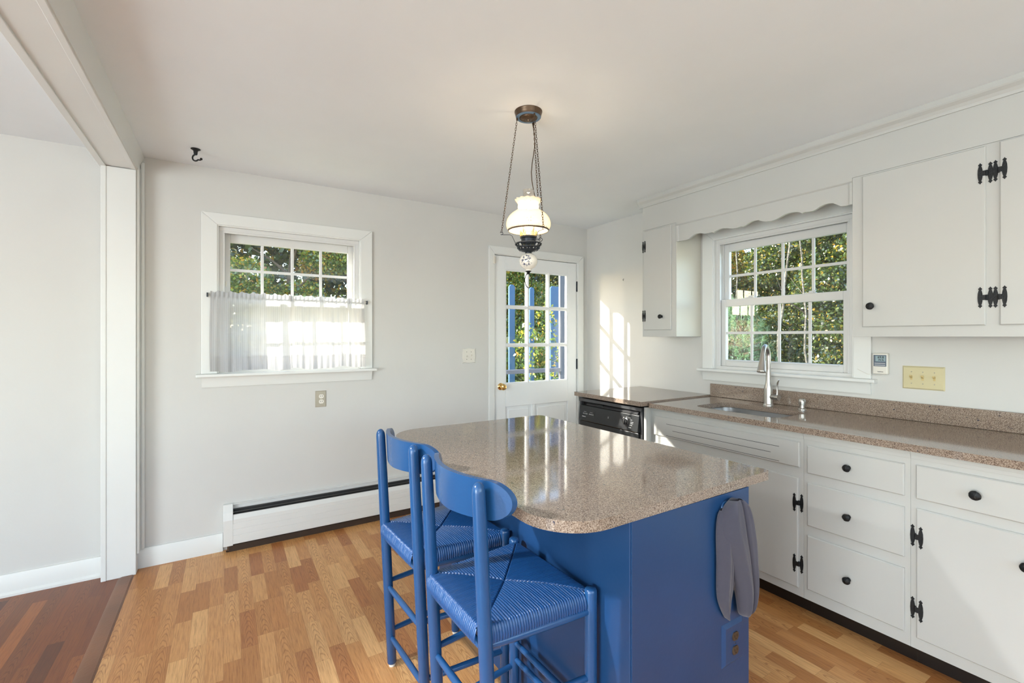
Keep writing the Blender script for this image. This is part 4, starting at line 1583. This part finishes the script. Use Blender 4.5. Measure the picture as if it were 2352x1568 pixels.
# ceiling hook
h = thing('ceiling_hook', 'small black swag hook screwed into the ceiling at upper left', 'hook', (-0.146, 3.175, H))
m = MB().lathe([(0.024, H - 0.0005), (0.024, H - 0.003), (0.016, H - 0.007), (0.011, H - 0.012), (0.009, H - 0.030), (0.007, H - 0.034), (0.001, H - 0.034)], 20, (-0.146, 3.175, 0))
obj('flange', m, M_black, h)
pts = []
hc = Vector((-0.146, 3.175, H - 0.050))
for k in range(15):
    a = PI / 2 + (PI * 1.28) * k / 14
    pts.append(hc + rh * 0.018 * math.cos(a) + Vector((0, 0, 0.018 * math.sin(a))))
pts = [Vector((-0.146, 3.175, H - 0.03))] + pts + [pts[-1] + rh * 0.012 + Vector((0, 0, -0.002)), pts[-1] + rh * 0.018 + Vector((0, 0, 0.004))]
m = MB().tube(pts, 0.0042, 10)
m.lathe([(0.001, -0.007), (0.005, -0.005), (0.007, 0), (0.005, 0.005), (0.001, 0.007)], 12, tuple(pts[-1]))
obj('hook_arm', m, M_black, h, ang=80)
o = obj('wall_hook', MB().tube([(WX, 2.981, 1.890), (WX - 0.010, 2.981, 1.889), (WX - 0.012, 2.981, 1.882), (WX - 0.008, 2.981, 1.874)], 0.0022, 8), M_dark, None)
tag(o, 'tiny bare screw hook high on the white wall left of the narrow cabinet', 'hook')

# ================================================================== SMALL WALL THINGS
# switch plate with scalloped edge
sp = thing('light_switch', 'white double light switch with a scalloped plate beside the door', 'light switch', (1.736, D, 1.145))
pts = []
hw, hh = 0.062, 0.063
for side in range(4):
    for k in range(16):
        t_ = -1 + 2 * k / 16
        bul = 0.010 * (math.cos(t_ * PI * 1.0) * 0.5) - 0.006 + (0.013 * abs(t_) ** 6)
        if side == 0:
            pts.append((t_ * hw, -(hh + bul)))
        elif side == 1:
            pts.append((hw + bul, t_ * hh))
        elif side == 2:
            pts.append((-t_ * hw, hh + bul))
        else:
            pts.append((-(hw + bul), -t_ * hh))
m = MB().prism([(x + 1.738, z + 1.21) for x, z in pts], D - 0.009, D - 0.0005, 'y')
obj('plate', m, M_white, sp, bev=0.003)
for k, (x, up) in enumerate(((1.717, -1), (1.759, 1))):
    m = MB().box(x - 0.0045, x + 0.0045, D - 0.010, D - 0.0088, 1.199, 1.223)
    m.prism([(D - 0.009, 1.206), (D - 0.009, 1.216), (D - 0.022, 1.211 + up * 0.011), (D - 0.023, 1.211 + up * 0.006)], x - 0.0035, x + 0.0035, 'x')
    obj('toggle', m, M_white, sp, bev=0.0008)
    for z in (1.180, 1.242):
        obj('screw', MB().lathe([(0.003, -0.0088), (0.0022, -0.0102), (0.001, -0.0102)], 10, (x, D, z), 'y'), M_dark, sp)

ou = thing('power_outlet', 'grey metal double outlet plate on the back wall under the curtained window', 'power outlet', (0.571, D, 0.872))
obj('plate', MB().frustum(0.535, 0.607, 0.872, 0.987, D - 0.0005, D - 0.006, 0.004), M_plate, ou, smooth=False)
for z in (0.948, 0.911):
    socket_face(ou, 0.574, z, D - 0.006, M_white, M_slot, False, 0.0170)
obj('screw', MB().lathe([(0.003, -0.006), (0.0022, -0.0075), (0.001, -0.0075)], 10, (0.573, D, 0.930), 'y'), M_white, ou)

s3 = thing('light_switch', 'almond triple toggle switch plate under the wall cabinet', 'light switch', (WX, 0.885, 1.097))
M3 = right_m(0.885, 1.157)
obj('plate', MB().frustum(-0.085, 0.085, -0.060, 0.060, -0.0005, -0.008, 0.007).xf(M3), M_almond, s3, smooth=False)
for u in (-0.046, 0, 0.046):
    m = MB().box(u - 0.0048, u + 0.0048, -0.010, -0.0078, -0.012, 0.012)
    m.prism([(-0.009, -0.003), (-0.009, 0.006), (-0.024, 0.014), (-0.025, 0.007)], u - 0.0042, u + 0.0042, 'x')
    obj('toggle', m.xf(M3), M_almond2, s3, bev=0.0008)
    for z in (-0.030, 0.030):
        obj('screw', MB().lathe([(0.0032, -0.0078), (0.0024, -0.0094), (0.001, -0.0094)], 10, (u, 0, z), 'y').xf(M3), M_plate, s3)

th = thing('thermometer', 'white digital thermometer with small screen on the wall beside the sink window', 'thermometer', (WX, 1.056, 1.166))
Mt = right_m(1.060, 1.2225)
obj('body', MB().box(-0.034, 0.034, -0.028, -0.001, -0.0565, 0.0565).xf(Mt), M_white, th, bev=0.005, seg=3)
obj('screen_bezel', MB().box(-0.029, 0.029, -0.0288, -0.0279, -0.014, 0.048).xf(Mt), M_lcdb, th, bev=0.0006)
obj('screen', MB().box(-0.020, 0.025, -0.0292, -0.0286, 0.013, 0.043).xf(Mt), M_lcd, th)
tt = text_mb('69.8', 0.0165, 0.0002, 0.0003).xf(Mt @ Matrix.Translation((0.004, -0.0294, 0.035)))
obj('reading', tt, M_ink, th)
tt = text_mb('70.%', 0.0135, 0.0002, 0.0003).xf(Mt @ Matrix.Translation((0.005, -0.0294, 0.0205)))
obj('reading', tt, M_ink, th)
m = MB().box(-0.024, 0.024, -0.0300, -0.0286, 0.001, 0.004).box(-0.024, 0.024, -0.0300, -0.0286, -0.009, -0.006)
obj('buttons', m.xf(Mt), M_mark, th)
tt = text_mb('RadioShack', 0.0056, 0.0002, 0.0002).xf(Mt @ Matrix.Translation((0.002, -0.0284, -0.043)))
obj('brand_mark', tt, M_ink, th)
wp = [(WX - 0.012, 1.040, 1.166), (WX - 0.010, 1.06, 1.158), (WX - 0.022, 1.09, 1.156), (WX - 0.024, 1.12, 1.163), (WX - 0.022, 1.150, 1.178), (WX - 0.016, 1.175, 1.190), (WX - 0.006, 1.190, 1.196), (WX + 0.004, 1.200, 1.190), (WX + 0.006, 1.203, 1.172)]
obj('probe_wire', MB().tube(wp, 0.0011, 6), M_white, th, ang=80)

# ------------------------------------------------------------------ baseboard heater
hx0, hx1 = -0.014, 1.83
ht = thing('baseboard_heater', 'white hot-water baseboard heater along the back wall', 'heater', (0.9, D - 0.03, 0.0))
m = MB().prism([(D - 0.001, 0.045), (D - 0.004, 0.045), (D - 0.004, 0.280), (D - 0.022, 0.287), (D - 0.022, 0.290), (D - 0.001, 0.293)], hx0 + 0.05, hx1 - 0.05, 'x')
obj('back_plate', m, M_trim, ht, smooth=False)
prof = [(D - 0.056, 0.046), (D - 0.060, 0.050), (D - 0.062, 0.100), (D - 0.0605, 0.102), (D - 0.063, 0.104), (D - 0.0635, 0.140), (D - 0.062, 0.142), (D - 0.0645, 0.144), (D - 0.065, 0.178), (D - 0.0635, 0.180), (D - 0.065, 0.182), (D - 0.065, 0.205), (D - 0.050, 0.232), (D - 0.044, 0.232), (D - 0.058, 0.205), (D - 0.058, 0.182), (D - 0.052, 0.050)]
obj('front_cover', MB().prism(prof, hx0 + 0.052, hx1 - 0.052, 'x'), M_trim, ht, smooth=False)
capp = [(D - 0.001, 0.040), (D - 0.060, 0.040), (D - 0.068, 0.205), (D - 0.050, 0.250), (D - 0.024, 0.295), (D - 0.001, 0.295)]
for a, b in ((hx0, hx0 + 0.053), (hx1 - 0.053, hx1)):
    obj('end_cap', MB().prism(capp, a, b, 'x'), M_trim, ht, bev=0.002)
obj('gap_shade', MB().box(hx0 + 0.052, hx1 - 0.052, D - 0.043, D - 0.0045, 0.226, 0.231).box(hx0 + 0.052, hx1 - 0.052, D - 0.0080, D - 0.0045, 0.231, 0.258), M_groove, ht)  # dark plates standing in for the shade inside the heater's top slot
obj('shadow_strip', MB().box(hx0 + 0.03, hx1 - 0.03, D - 0.050, D - 0.0005, 0.0, 0.0395), simple('heater_shadow_brown', srgb(58, 42, 30), 0.8), ht)  # brown strip painted as the shadow in the gap under the heater
m = MB().box(hx0 + 0.052, hx1 - 0.052, D - 0.048, D - 0.042, 0.246, 0.249)
m.box(hx0 + 0.052, hx1 - 0.052, D - 0.034, D - 0.030, 0.262, 0.264)
obj('damper', m, M_aluminium, ht)
m = MB().tube([(hx0 + 0.03, D - 0.03, 0.09), (hx1 - 0.03, D - 0.03, 0.09)], 0.011, 12)
for k in range(90):
    x = hx0 + 0.08 + k * 0.0186
    m.box(x, x + 0.0008, D - 0.052, D - 0.008, 0.06, 0.12)
obj('fin_tube', m, M_aluminium, ht, smooth=False)
m = MB().tube([(0.016, D - 0.035, 0.0), (0.016, D - 0.035, 0.06), (0.020, D - 0.032, 0.09)], 0.009, 12)
m.lathe([(0.016, 0.0), (0.016, 0.004), (0.010, 0.006)], 16, (0.016, D - 0.035, 0))
obj('supply_pipe', m, M_bronze, ht)

# ------------------------------------------------------------------ cafe curtain
rod = thing('curtain_rod', 'thin cafe rod with small end brackets across the curtained window', 'curtain rod', (0.39, D - 0.04, 1.62))
obj('rod', MB().tube([(-0.098, D - 0.032, 1.634), (0.884, D - 0.032, 1.622)], 0.0030, 10), M_white, rod)
for x, z in ((-0.098, 1.634), (0.885, 1.622)):
    obj('bracket', MB().box(x - 0.004, x + 0.004, D - 0.045, D - 0.0188, z - 0.014, z + 0.012), M_dark, rod, bev=0.001)


def curtain(xa, xb, seed, label, flare):
    t = thing('cafe_curtain', label, 'curtain', ((xa + xb) / 2, D - 0.04, 1.14), 'sheer cafe curtain panels')
    rs = random.Random(seed)
    nx, nz = 150, 60
    amp = [(rs.uniform(0.4, 1), rs.uniform(0, 6.3), f) for f in (3, 5, 8, 13)]

    def zrod(x):
        return 1.634 - (x + 0.098) * 0.0122

    def pos(u, w, off=0.0):
        """u 0..1 across, w 0..1 from top ruffle to hem"""
        zt_ = zrod(xa + (xb - xa) * u) + 0.022 + 0.005 * math.sin(u * 46 + seed) + 0.003 * math.sin(u * 91)
        zb_ = 1.152 + 0.006 * math.sin(u * 9 + seed) + 0.003 * math.sin(u * 21)
        z = zt_ + (zb_ - zt_) * w
        g = 0.0
        for a_, p_, f_ in amp:
            g += a_ * math.sin(2 * PI * f_ * u + p_ + w * 0.8) * (0.0055 if f_ < 6 else 0.0030)
        near_rod = math.exp(-((z - (zt_ - 0.022)) / 0.022) ** 2)
        y = D - (0.048 if flare < 0 else 0.041) + g * (0.25 + 0.9 * w) * (1 - 0.8 * near_rod)
        y += -0.0022 * math.sin(u * 120 + seed) * (near_rod + 0.6 * (w < 0.06))
        x = xa + (xb - xa) * u + 0.006 * math.sin(w * 3 + seed) * (1 if flare < 0 else -1) * (1 - abs(2 * u - 1) * 0.2)
        return (x, y - off - 0.010 * w, z)
    m = MB().grid([[pos(i / nx, j / nz) for i in range(nx + 1)] for j in range(nz + 1)])
    obj('panel', m, M_sheer, t, ang=80)
    # double layers: rod pocket header, bottom hem, side hem
    for nm, w0, w1 in (('hem', 0.815, 0.997), ('rod_pocket', 0.0, 0.085)):
        m = MB().grid([[pos(i / nx, w0 + (w1 - w0) * j / 10, 0.0018) for i in range(nx + 1)] for j in range(11)])
        obj(nm, m, M_sheer, t, ang=80)
    e0, e1 = ((0.0, 0.045) if flare < 0 else (0.955, 1.0))
    m = MB().grid([[pos(e0 + (e1 - e0) * i / 8, j / nz, 0.0030) for i in range(9)] for j in range(nz + 1)])
    obj('side_hem', m, M_sheer, t, ang=80)
    return t


curtain(-0.082, 0.378, 3, 'left sheer white cafe curtain panel on the back window', -1)
curtain(0.366, 0.868, 8, 'right sheer white cafe curtain panel on the back window', 1)

# ================================================================== OUTSIDE
gnd = MB().grid([[(-30 + 60 * i / 10, -10 + 50 * j / 10, -0.45) for i in range(11)] for j in range(11)])
struct('ground', gnd, M_ground)
# porch : roof edge and corner post that cut the sun through the door, rail and posts seen through its glass
pr1 = thing('porch', 'grey porch rail and corner post just outside the back door', 'porch', (2.6, 4.0, -0.4))
obj('deck', MB().box(1.15, 3.75, D + T + 0.01, 4.62, -0.16, -0.04), M_greywood, pr1)
obj('roof', MB().box(1.05, 3.85, D + T + 0.01, 4.66, 2.80, 2.90), M_greywood, pr1)
obj('post', MB().box(1.065, 1.20, 4.22, 4.34, -0.45, 2.80), M_greywood, pr1)
obj('post', MB().box(3.51, 3.62, 4.50, 4.535, -0.45, 2.80), M_greywood, pr1)
obj('rail', MB().box(1.3, 3.52, 4.48, 4.55, 0.94, 0.985), M_greywood, pr1)
obj('rail', MB().box(1.3, 3.52, 4.49, 4.54, 0.10, 0.14), M_greywood, pr1)
for x, w, zt_, lab in ((3.735, 0.10, 2.17, 'blue wooden post outside the door, behind its left panes'), (4.105, 0.085, 2.15, 'blue wooden post outside the door, behind its middle panes'), (4.58, 0.22, 2.19, 'wide blue board outside the door, behind its right panes')):
    pts = [(x - w / 2, -0.45), (x + w / 2, -0.45), (x + w / 2, zt_ - 0.03), (x + w / 2 - 0.03, zt_), (x - w / 2 + 0.03, zt_), (x - w / 2, zt_ - 0.03)]
    o = obj('garden_post', MB().prism(pts, 5.98, 6.02, 'y'), M_bluewood, None, bev=0.004)
    tag(o, lab, 'post', 'blue posts outside the door')


def leaves(name, parent, mat, centers, radii, n, size, seed, long=1.6, squash=1.0):
    """n separate four-cornered leaves scattered through several ellipsoidal clumps"""
    g = np.random.default_rng(seed)
    cs = np.array(centers, float)
    rs = np.array(radii, float)
    wts = np.prod(rs, axis=1) ** (2 / 3)
    ci = g.choice(len(cs), n, p=wts / wts.sum())
    d = g.normal(size=(n, 3))
    d /= np.linalg.norm(d, axis=1)[:, None]
    rad = g.uniform(0.45, 1.0, n) ** 0.6
    P = cs[ci] + d * rs[ci] * rad[:, None]
    a = g.normal(size=(n, 3))
    a /= np.linalg.norm(a, axis=1)[:, None]
    b = np.cross(a, g.normal(size=(n, 3)))
    b /= np.linalg.norm(b, axis=1)[:, None]
    s_ = size * g.uniform(0.6, 1.3, n)[:, None]
    nn = np.cross(a, b)
    V = np.stack([P - a * s_ * long / 2,
                  P - a * s_ * long * 0.16 + b * s_ * 0.48 + nn * s_ * 0.12,
                  P + a * s_ * long * 0.20 + b * s_ * 0.34 + nn * s_ * 0.10,
                  P + a * s_ * long / 2 - nn * s_ * 0.08,
                  P + a * s_ * long * 0.20 - b * s_ * 0.34 + nn * s_ * 0.10,
                  P - a * s_ * long * 0.16 - b * s_ * 0.48 + nn * s_ * 0.12], 1).reshape(-1, 3)
    base = world_loc(parent)
    V = V - np.array(base)
    me = bpy.data.meshes.new(name)
    me.vertices.add(len(V))
    me.vertices.foreach_set('co', V.astype(np.float32).ravel())
    me.loops.add(n * 6)
    me.loops.foreach_set('vertex_index', np.arange(n * 6, dtype=np.int32))
    me.polygons.add(n)
    me.polygons.foreach_set('loop_start', np.arange(0, n * 6, 6, dtype=np.int32))
    me.update(calc_edges=True)
    o = link(name, me, mat, parent)
    return o


def tree(label, x, y, h, w, mat, n, size, seed, name='tree', low=0.0, trunk_r=0.09, trunk_mat=None, lean=0.0):
    t = thing(name, label, 'tree', (x, y, -0.45), 'trees and shrubs outside the windows')
    g = np.random.default_rng(seed)
    cs, rs = [], []
    for k in range(16):
        z = low + (h - low) * g.uniform(0.08, 1.0)
        rr = w * (1.0 - 0.35 * abs((z - low) / (h - low) - 0.45) * 2)
        an = g.uniform(0, 2 * PI)
        q = rr * g.uniform(0.0, 0.75)
        cs.append((x + q * math.cos(an), y + q * math.sin(an), z - 0.45))
        e = w * g.uniform(0.28, 0.5)
        rs.append((e, e, e * 0.75))
    leaves('foliage', t, mat, cs, rs, n, size, seed)
    m = MB()
    pts = [(x + lean * k / 8 + 0.06 * math.sin(k * 1.3 + seed), y + 0.05 * math.cos(k + seed), -0.45 + h * 0.95 * k / 8) for k in range(9)]
    m.tube(pts, [trunk_r * (1 - 0.08 * k) for k in range(9)], 10)
    for k in range(2, 8):
        p = Vector(pts[k])
        for q in range(2):
            an = g.uniform(0, 2 * PI)
            e = p + Vector((math.cos(an), math.sin(an), 0.7)) * w * 0.6
            m.tube([p, p.lerp(e, 0.5) + Vector((0, 0, 0.05)), e], [trunk_r * 0.4, trunk_r * 0.25, trunk_r * 0.08], 6)
    obj('trunk', m, trunk_mat or M_bark, t, ang=70)
    return t


# row beyond the back wall (kept low enough for the autumn sun to clear it)
tree('yellow-green leafy tree outside, left behind the curtained window', -0.6, 11.2, 5.1, 1.5, M_leafa, 35910, 0.043, 11)
tree('mid green leafy tree outside, centred behind the curtained window', 1.2, 11.0, 5.3, 1.5, M_leafa, 47880, 0.043, 12)
tree('golden leafy tree outside, right behind the curtained window', 2.6, 11.8, 5.2, 1.4, M_leafc, 35910, 0.043, 13)
tree('green tree outside between the curtained window and the door', 4.6, 11.6, 5.2, 1.6, M_leafb, 31919, 0.043, 14)
tree('large leafy tree outside filling the door glass', 6.3, 10.6, 5.4, 1.9, M_leafa, 67830, 0.038, 15)
tree('dark leafy tree outside at the right of the door glass', 8.7, 11.0, 5.4, 1.8, M_leafb, 47880, 0.040, 16)
sh_ = thing('shrub', 'dark green hedge shrub outside low behind the curtained window', 'shrub', (0.4, 9.2, -0.45), 'trees and shrubs outside the windows')
leaves('foliage', sh_, M_leafb, [(-1.2 + k * 0.5, 9.2 + 0.1 * (k % 3), 0.6 + 0.25 * (k % 2)) for k in range(10)], [(0.5, 0.5, 1.0)] * 10, 16000, 0.05, 21)
sh_ = thing('shrub', 'leafy shrub outside low behind the door glass', 'shrub', (5.2, 8.2, -0.45), 'trees and shrubs outside the windows')
leaves('foliage', sh_, M_leafa, [(4.4 + k * 0.35, 8.2 + 0.2 * (k % 3), 0.4 + 0.3 * (k % 2)) for k in range(9)], [(0.5, 0.5, 0.8)] * 9, 16000, 0.045, 22)
vn = thing('shrub', 'sprigs of bright leaves in front of the blue posts beyond the porch rail', 'shrub', (4.2, 5.6, -0.45), 'trees and shrubs outside the windows')
leaves('foliage', vn, M_leafa, [(3.5 + 0.28 * k, 5.55, 0.1 + 0.35 * (k % 2)) for k in range(6)] + [(3.75, 5.6, 1.2), (4.1, 5.6, 1.5), (4.5, 5.6, 1.1), (4.35, 5.6, 0.8)], [(0.3, 0.18, 0.5)] * 6 + [(0.22, 0.12, 0.4)] * 4, 2600, 0.032, 27)
# woods beyond the sink window
tree('yellowing tree outside at the left of the sink window', 12.2, 8.9, 5.5, 1.9, M_leafc, 35910, 0.045, 31)
tree('green birch outside behind the left half of the sink window', 12.8, 7.0, 5.9, 1.9, M_leafb, 51870, 0.045, 32, trunk_mat=M_birch, trunk_r=0.11)
tree('tall green birch outside behind the middle of the sink window', 12.4, 5.6, 5.9, 1.9, M_leafb, 51870, 0.045, 33, trunk_mat=M_birch, trunk_r=0.08, lean=0.5)
tree('green birch outside behind the right half of the sink window', 12.0, 4.2, 5.9, 1.8, M_leafb, 43890, 0.045, 34, trunk_mat=M_birch, trunk_r=0.09, lean=-0.4)
tree('dark green tree outside right of the sink window', 13.0, 2.4, 5.7, 2.0, M_leafb, 27930, 0.050, 35)
for k, (x, y, r_, ln, lab) in enumerate(((10.6, 5.72, 0.042, -0.25, 'thin pale birch trunk outside nearest the middle of the sink window'), (10.2, 4.72, 0.028, 0.2, 'slender crooked birch trunk outside at the right of the sink window'), (10.9, 6.9, 0.032, -0.1, 'slim grey sapling outside at the left of the sink window'))):
    m = MB()
    pts = [(x + 0.05 * math.sin(q * 0.9 + k), y + ln * q / 8 + 0.025 * math.sin(q * 1.7 + k), -0.45 + 4.6 * q / 12) for q in range(13)]
    m.tube(pts, [r_ * (1 - 0.05 * q) for q in range(13)], 10)
    for q in range(4, 12, 3):
        p = Vector(pts[q])
        e = p + Vector((0.1, (0.4 if q % 2 else -0.4) * (0.5 + 0.5 * math.sin(q * 2.3 + k) ** 2), 0.5))
        m.tube([p, p.lerp(e, 0.5), e], [0.0045, 0.003, 0.0015], 6)
    t = thing('sapling', lab, 'tree', (x, y, -0.45), 'trees and shrubs outside the windows')
    obj('trunk', m, M_birch, t, ang=70)
# backdrop woods: far undergrowth nobody could count
uw = MB()
far = thing('distant_woods', 'dark mass of woodland leaves far behind every window', 'woods', (12, 14, -0.45))
far['kind'] = 'stuff'
cl, rl = [], []
g = np.random.default_rng(5)
for k in range(46):
    cl.append((15.2 + g.uniform(-0.6, 0.8), -1 + 14.5 * k / 45, g.uniform(0.2, 4.4)))
    rl.append((0.9, 1.1, 1.3))
for k in range(46):
    cl.append((-5 + 17 * k / 45, 14.6 + g.uniform(-0.5, 0.6), 0.6 + 4.4 * ((k * 7) % 11) / 10))
    rl.append((1.2, 0.8, 1.5))
lf = leaves('leaf_mass', far, M_leafb, cl, rl, 90000, 0.12, 41)
lf['kind'] = 'stuff'
# white pine near the sink window
pn = thing('pine_tree', 'soft blue-green pine outside low in the left half of the sink window', 'tree', (8.3, 5.1, -0.45), 'trees and shrubs outside the windows')
g = np.random.default_rng(51)
tips = []
for k in range(620):
    z = g.uniform(-0.1, 2.05)
    rr = 0.95 * (1 - (z + 0.1) / 2.4) ** 0.7 * g.uniform(0.35, 1.0)
    an = g.uniform(0, 2 * PI)
    tips.append((8.3 + rr * math.cos(an), 5.1 + rr * math.sin(an), z, an))
V, F = [], []
base = Vector((8.3, 5.1, -0.45))
for (x, y, z, an) in tips:
    for q in range(34):
        dx = Vector((math.cos(an) * 0.9 + g.normal() * 0.55, math.sin(an) * 0.9 + g.normal() * 0.55, 0.25 + g.normal() * 0.5)).normalized()
        w_ = dx.cross(Vector((0.1, 0.2, 1))).normalized() * 0.0035
        p = Vector((x, y, z)) - base
        i0 = len(V)
        L_ = g.uniform(0.08, 0.14)
        V += [tuple(p - w_), tuple(p + w_), tuple(p + dx * L_ + w_ * 0.3), tuple(p + dx * L_ - w_ * 0.3)]
        F.append((i0, i0 + 1, i0 + 2, i0 + 3))
me = bpy.data.meshes.new('needles')
me.from_pydata(V, [], F)
link('needles', me, M_pine, pn)
m = MB().tube([(8.3, 5.1, -0.45), (8.3, 5.1, 1.9)], [0.07, 0.015], 10)
for (x, y, z, an) in tips[::4]:
    m.tube([(8.3, 5.1, z - 0.15), (x, y, z)], [0.012, 0.004], 5)
obj('trunk', m, M_bark, pn)
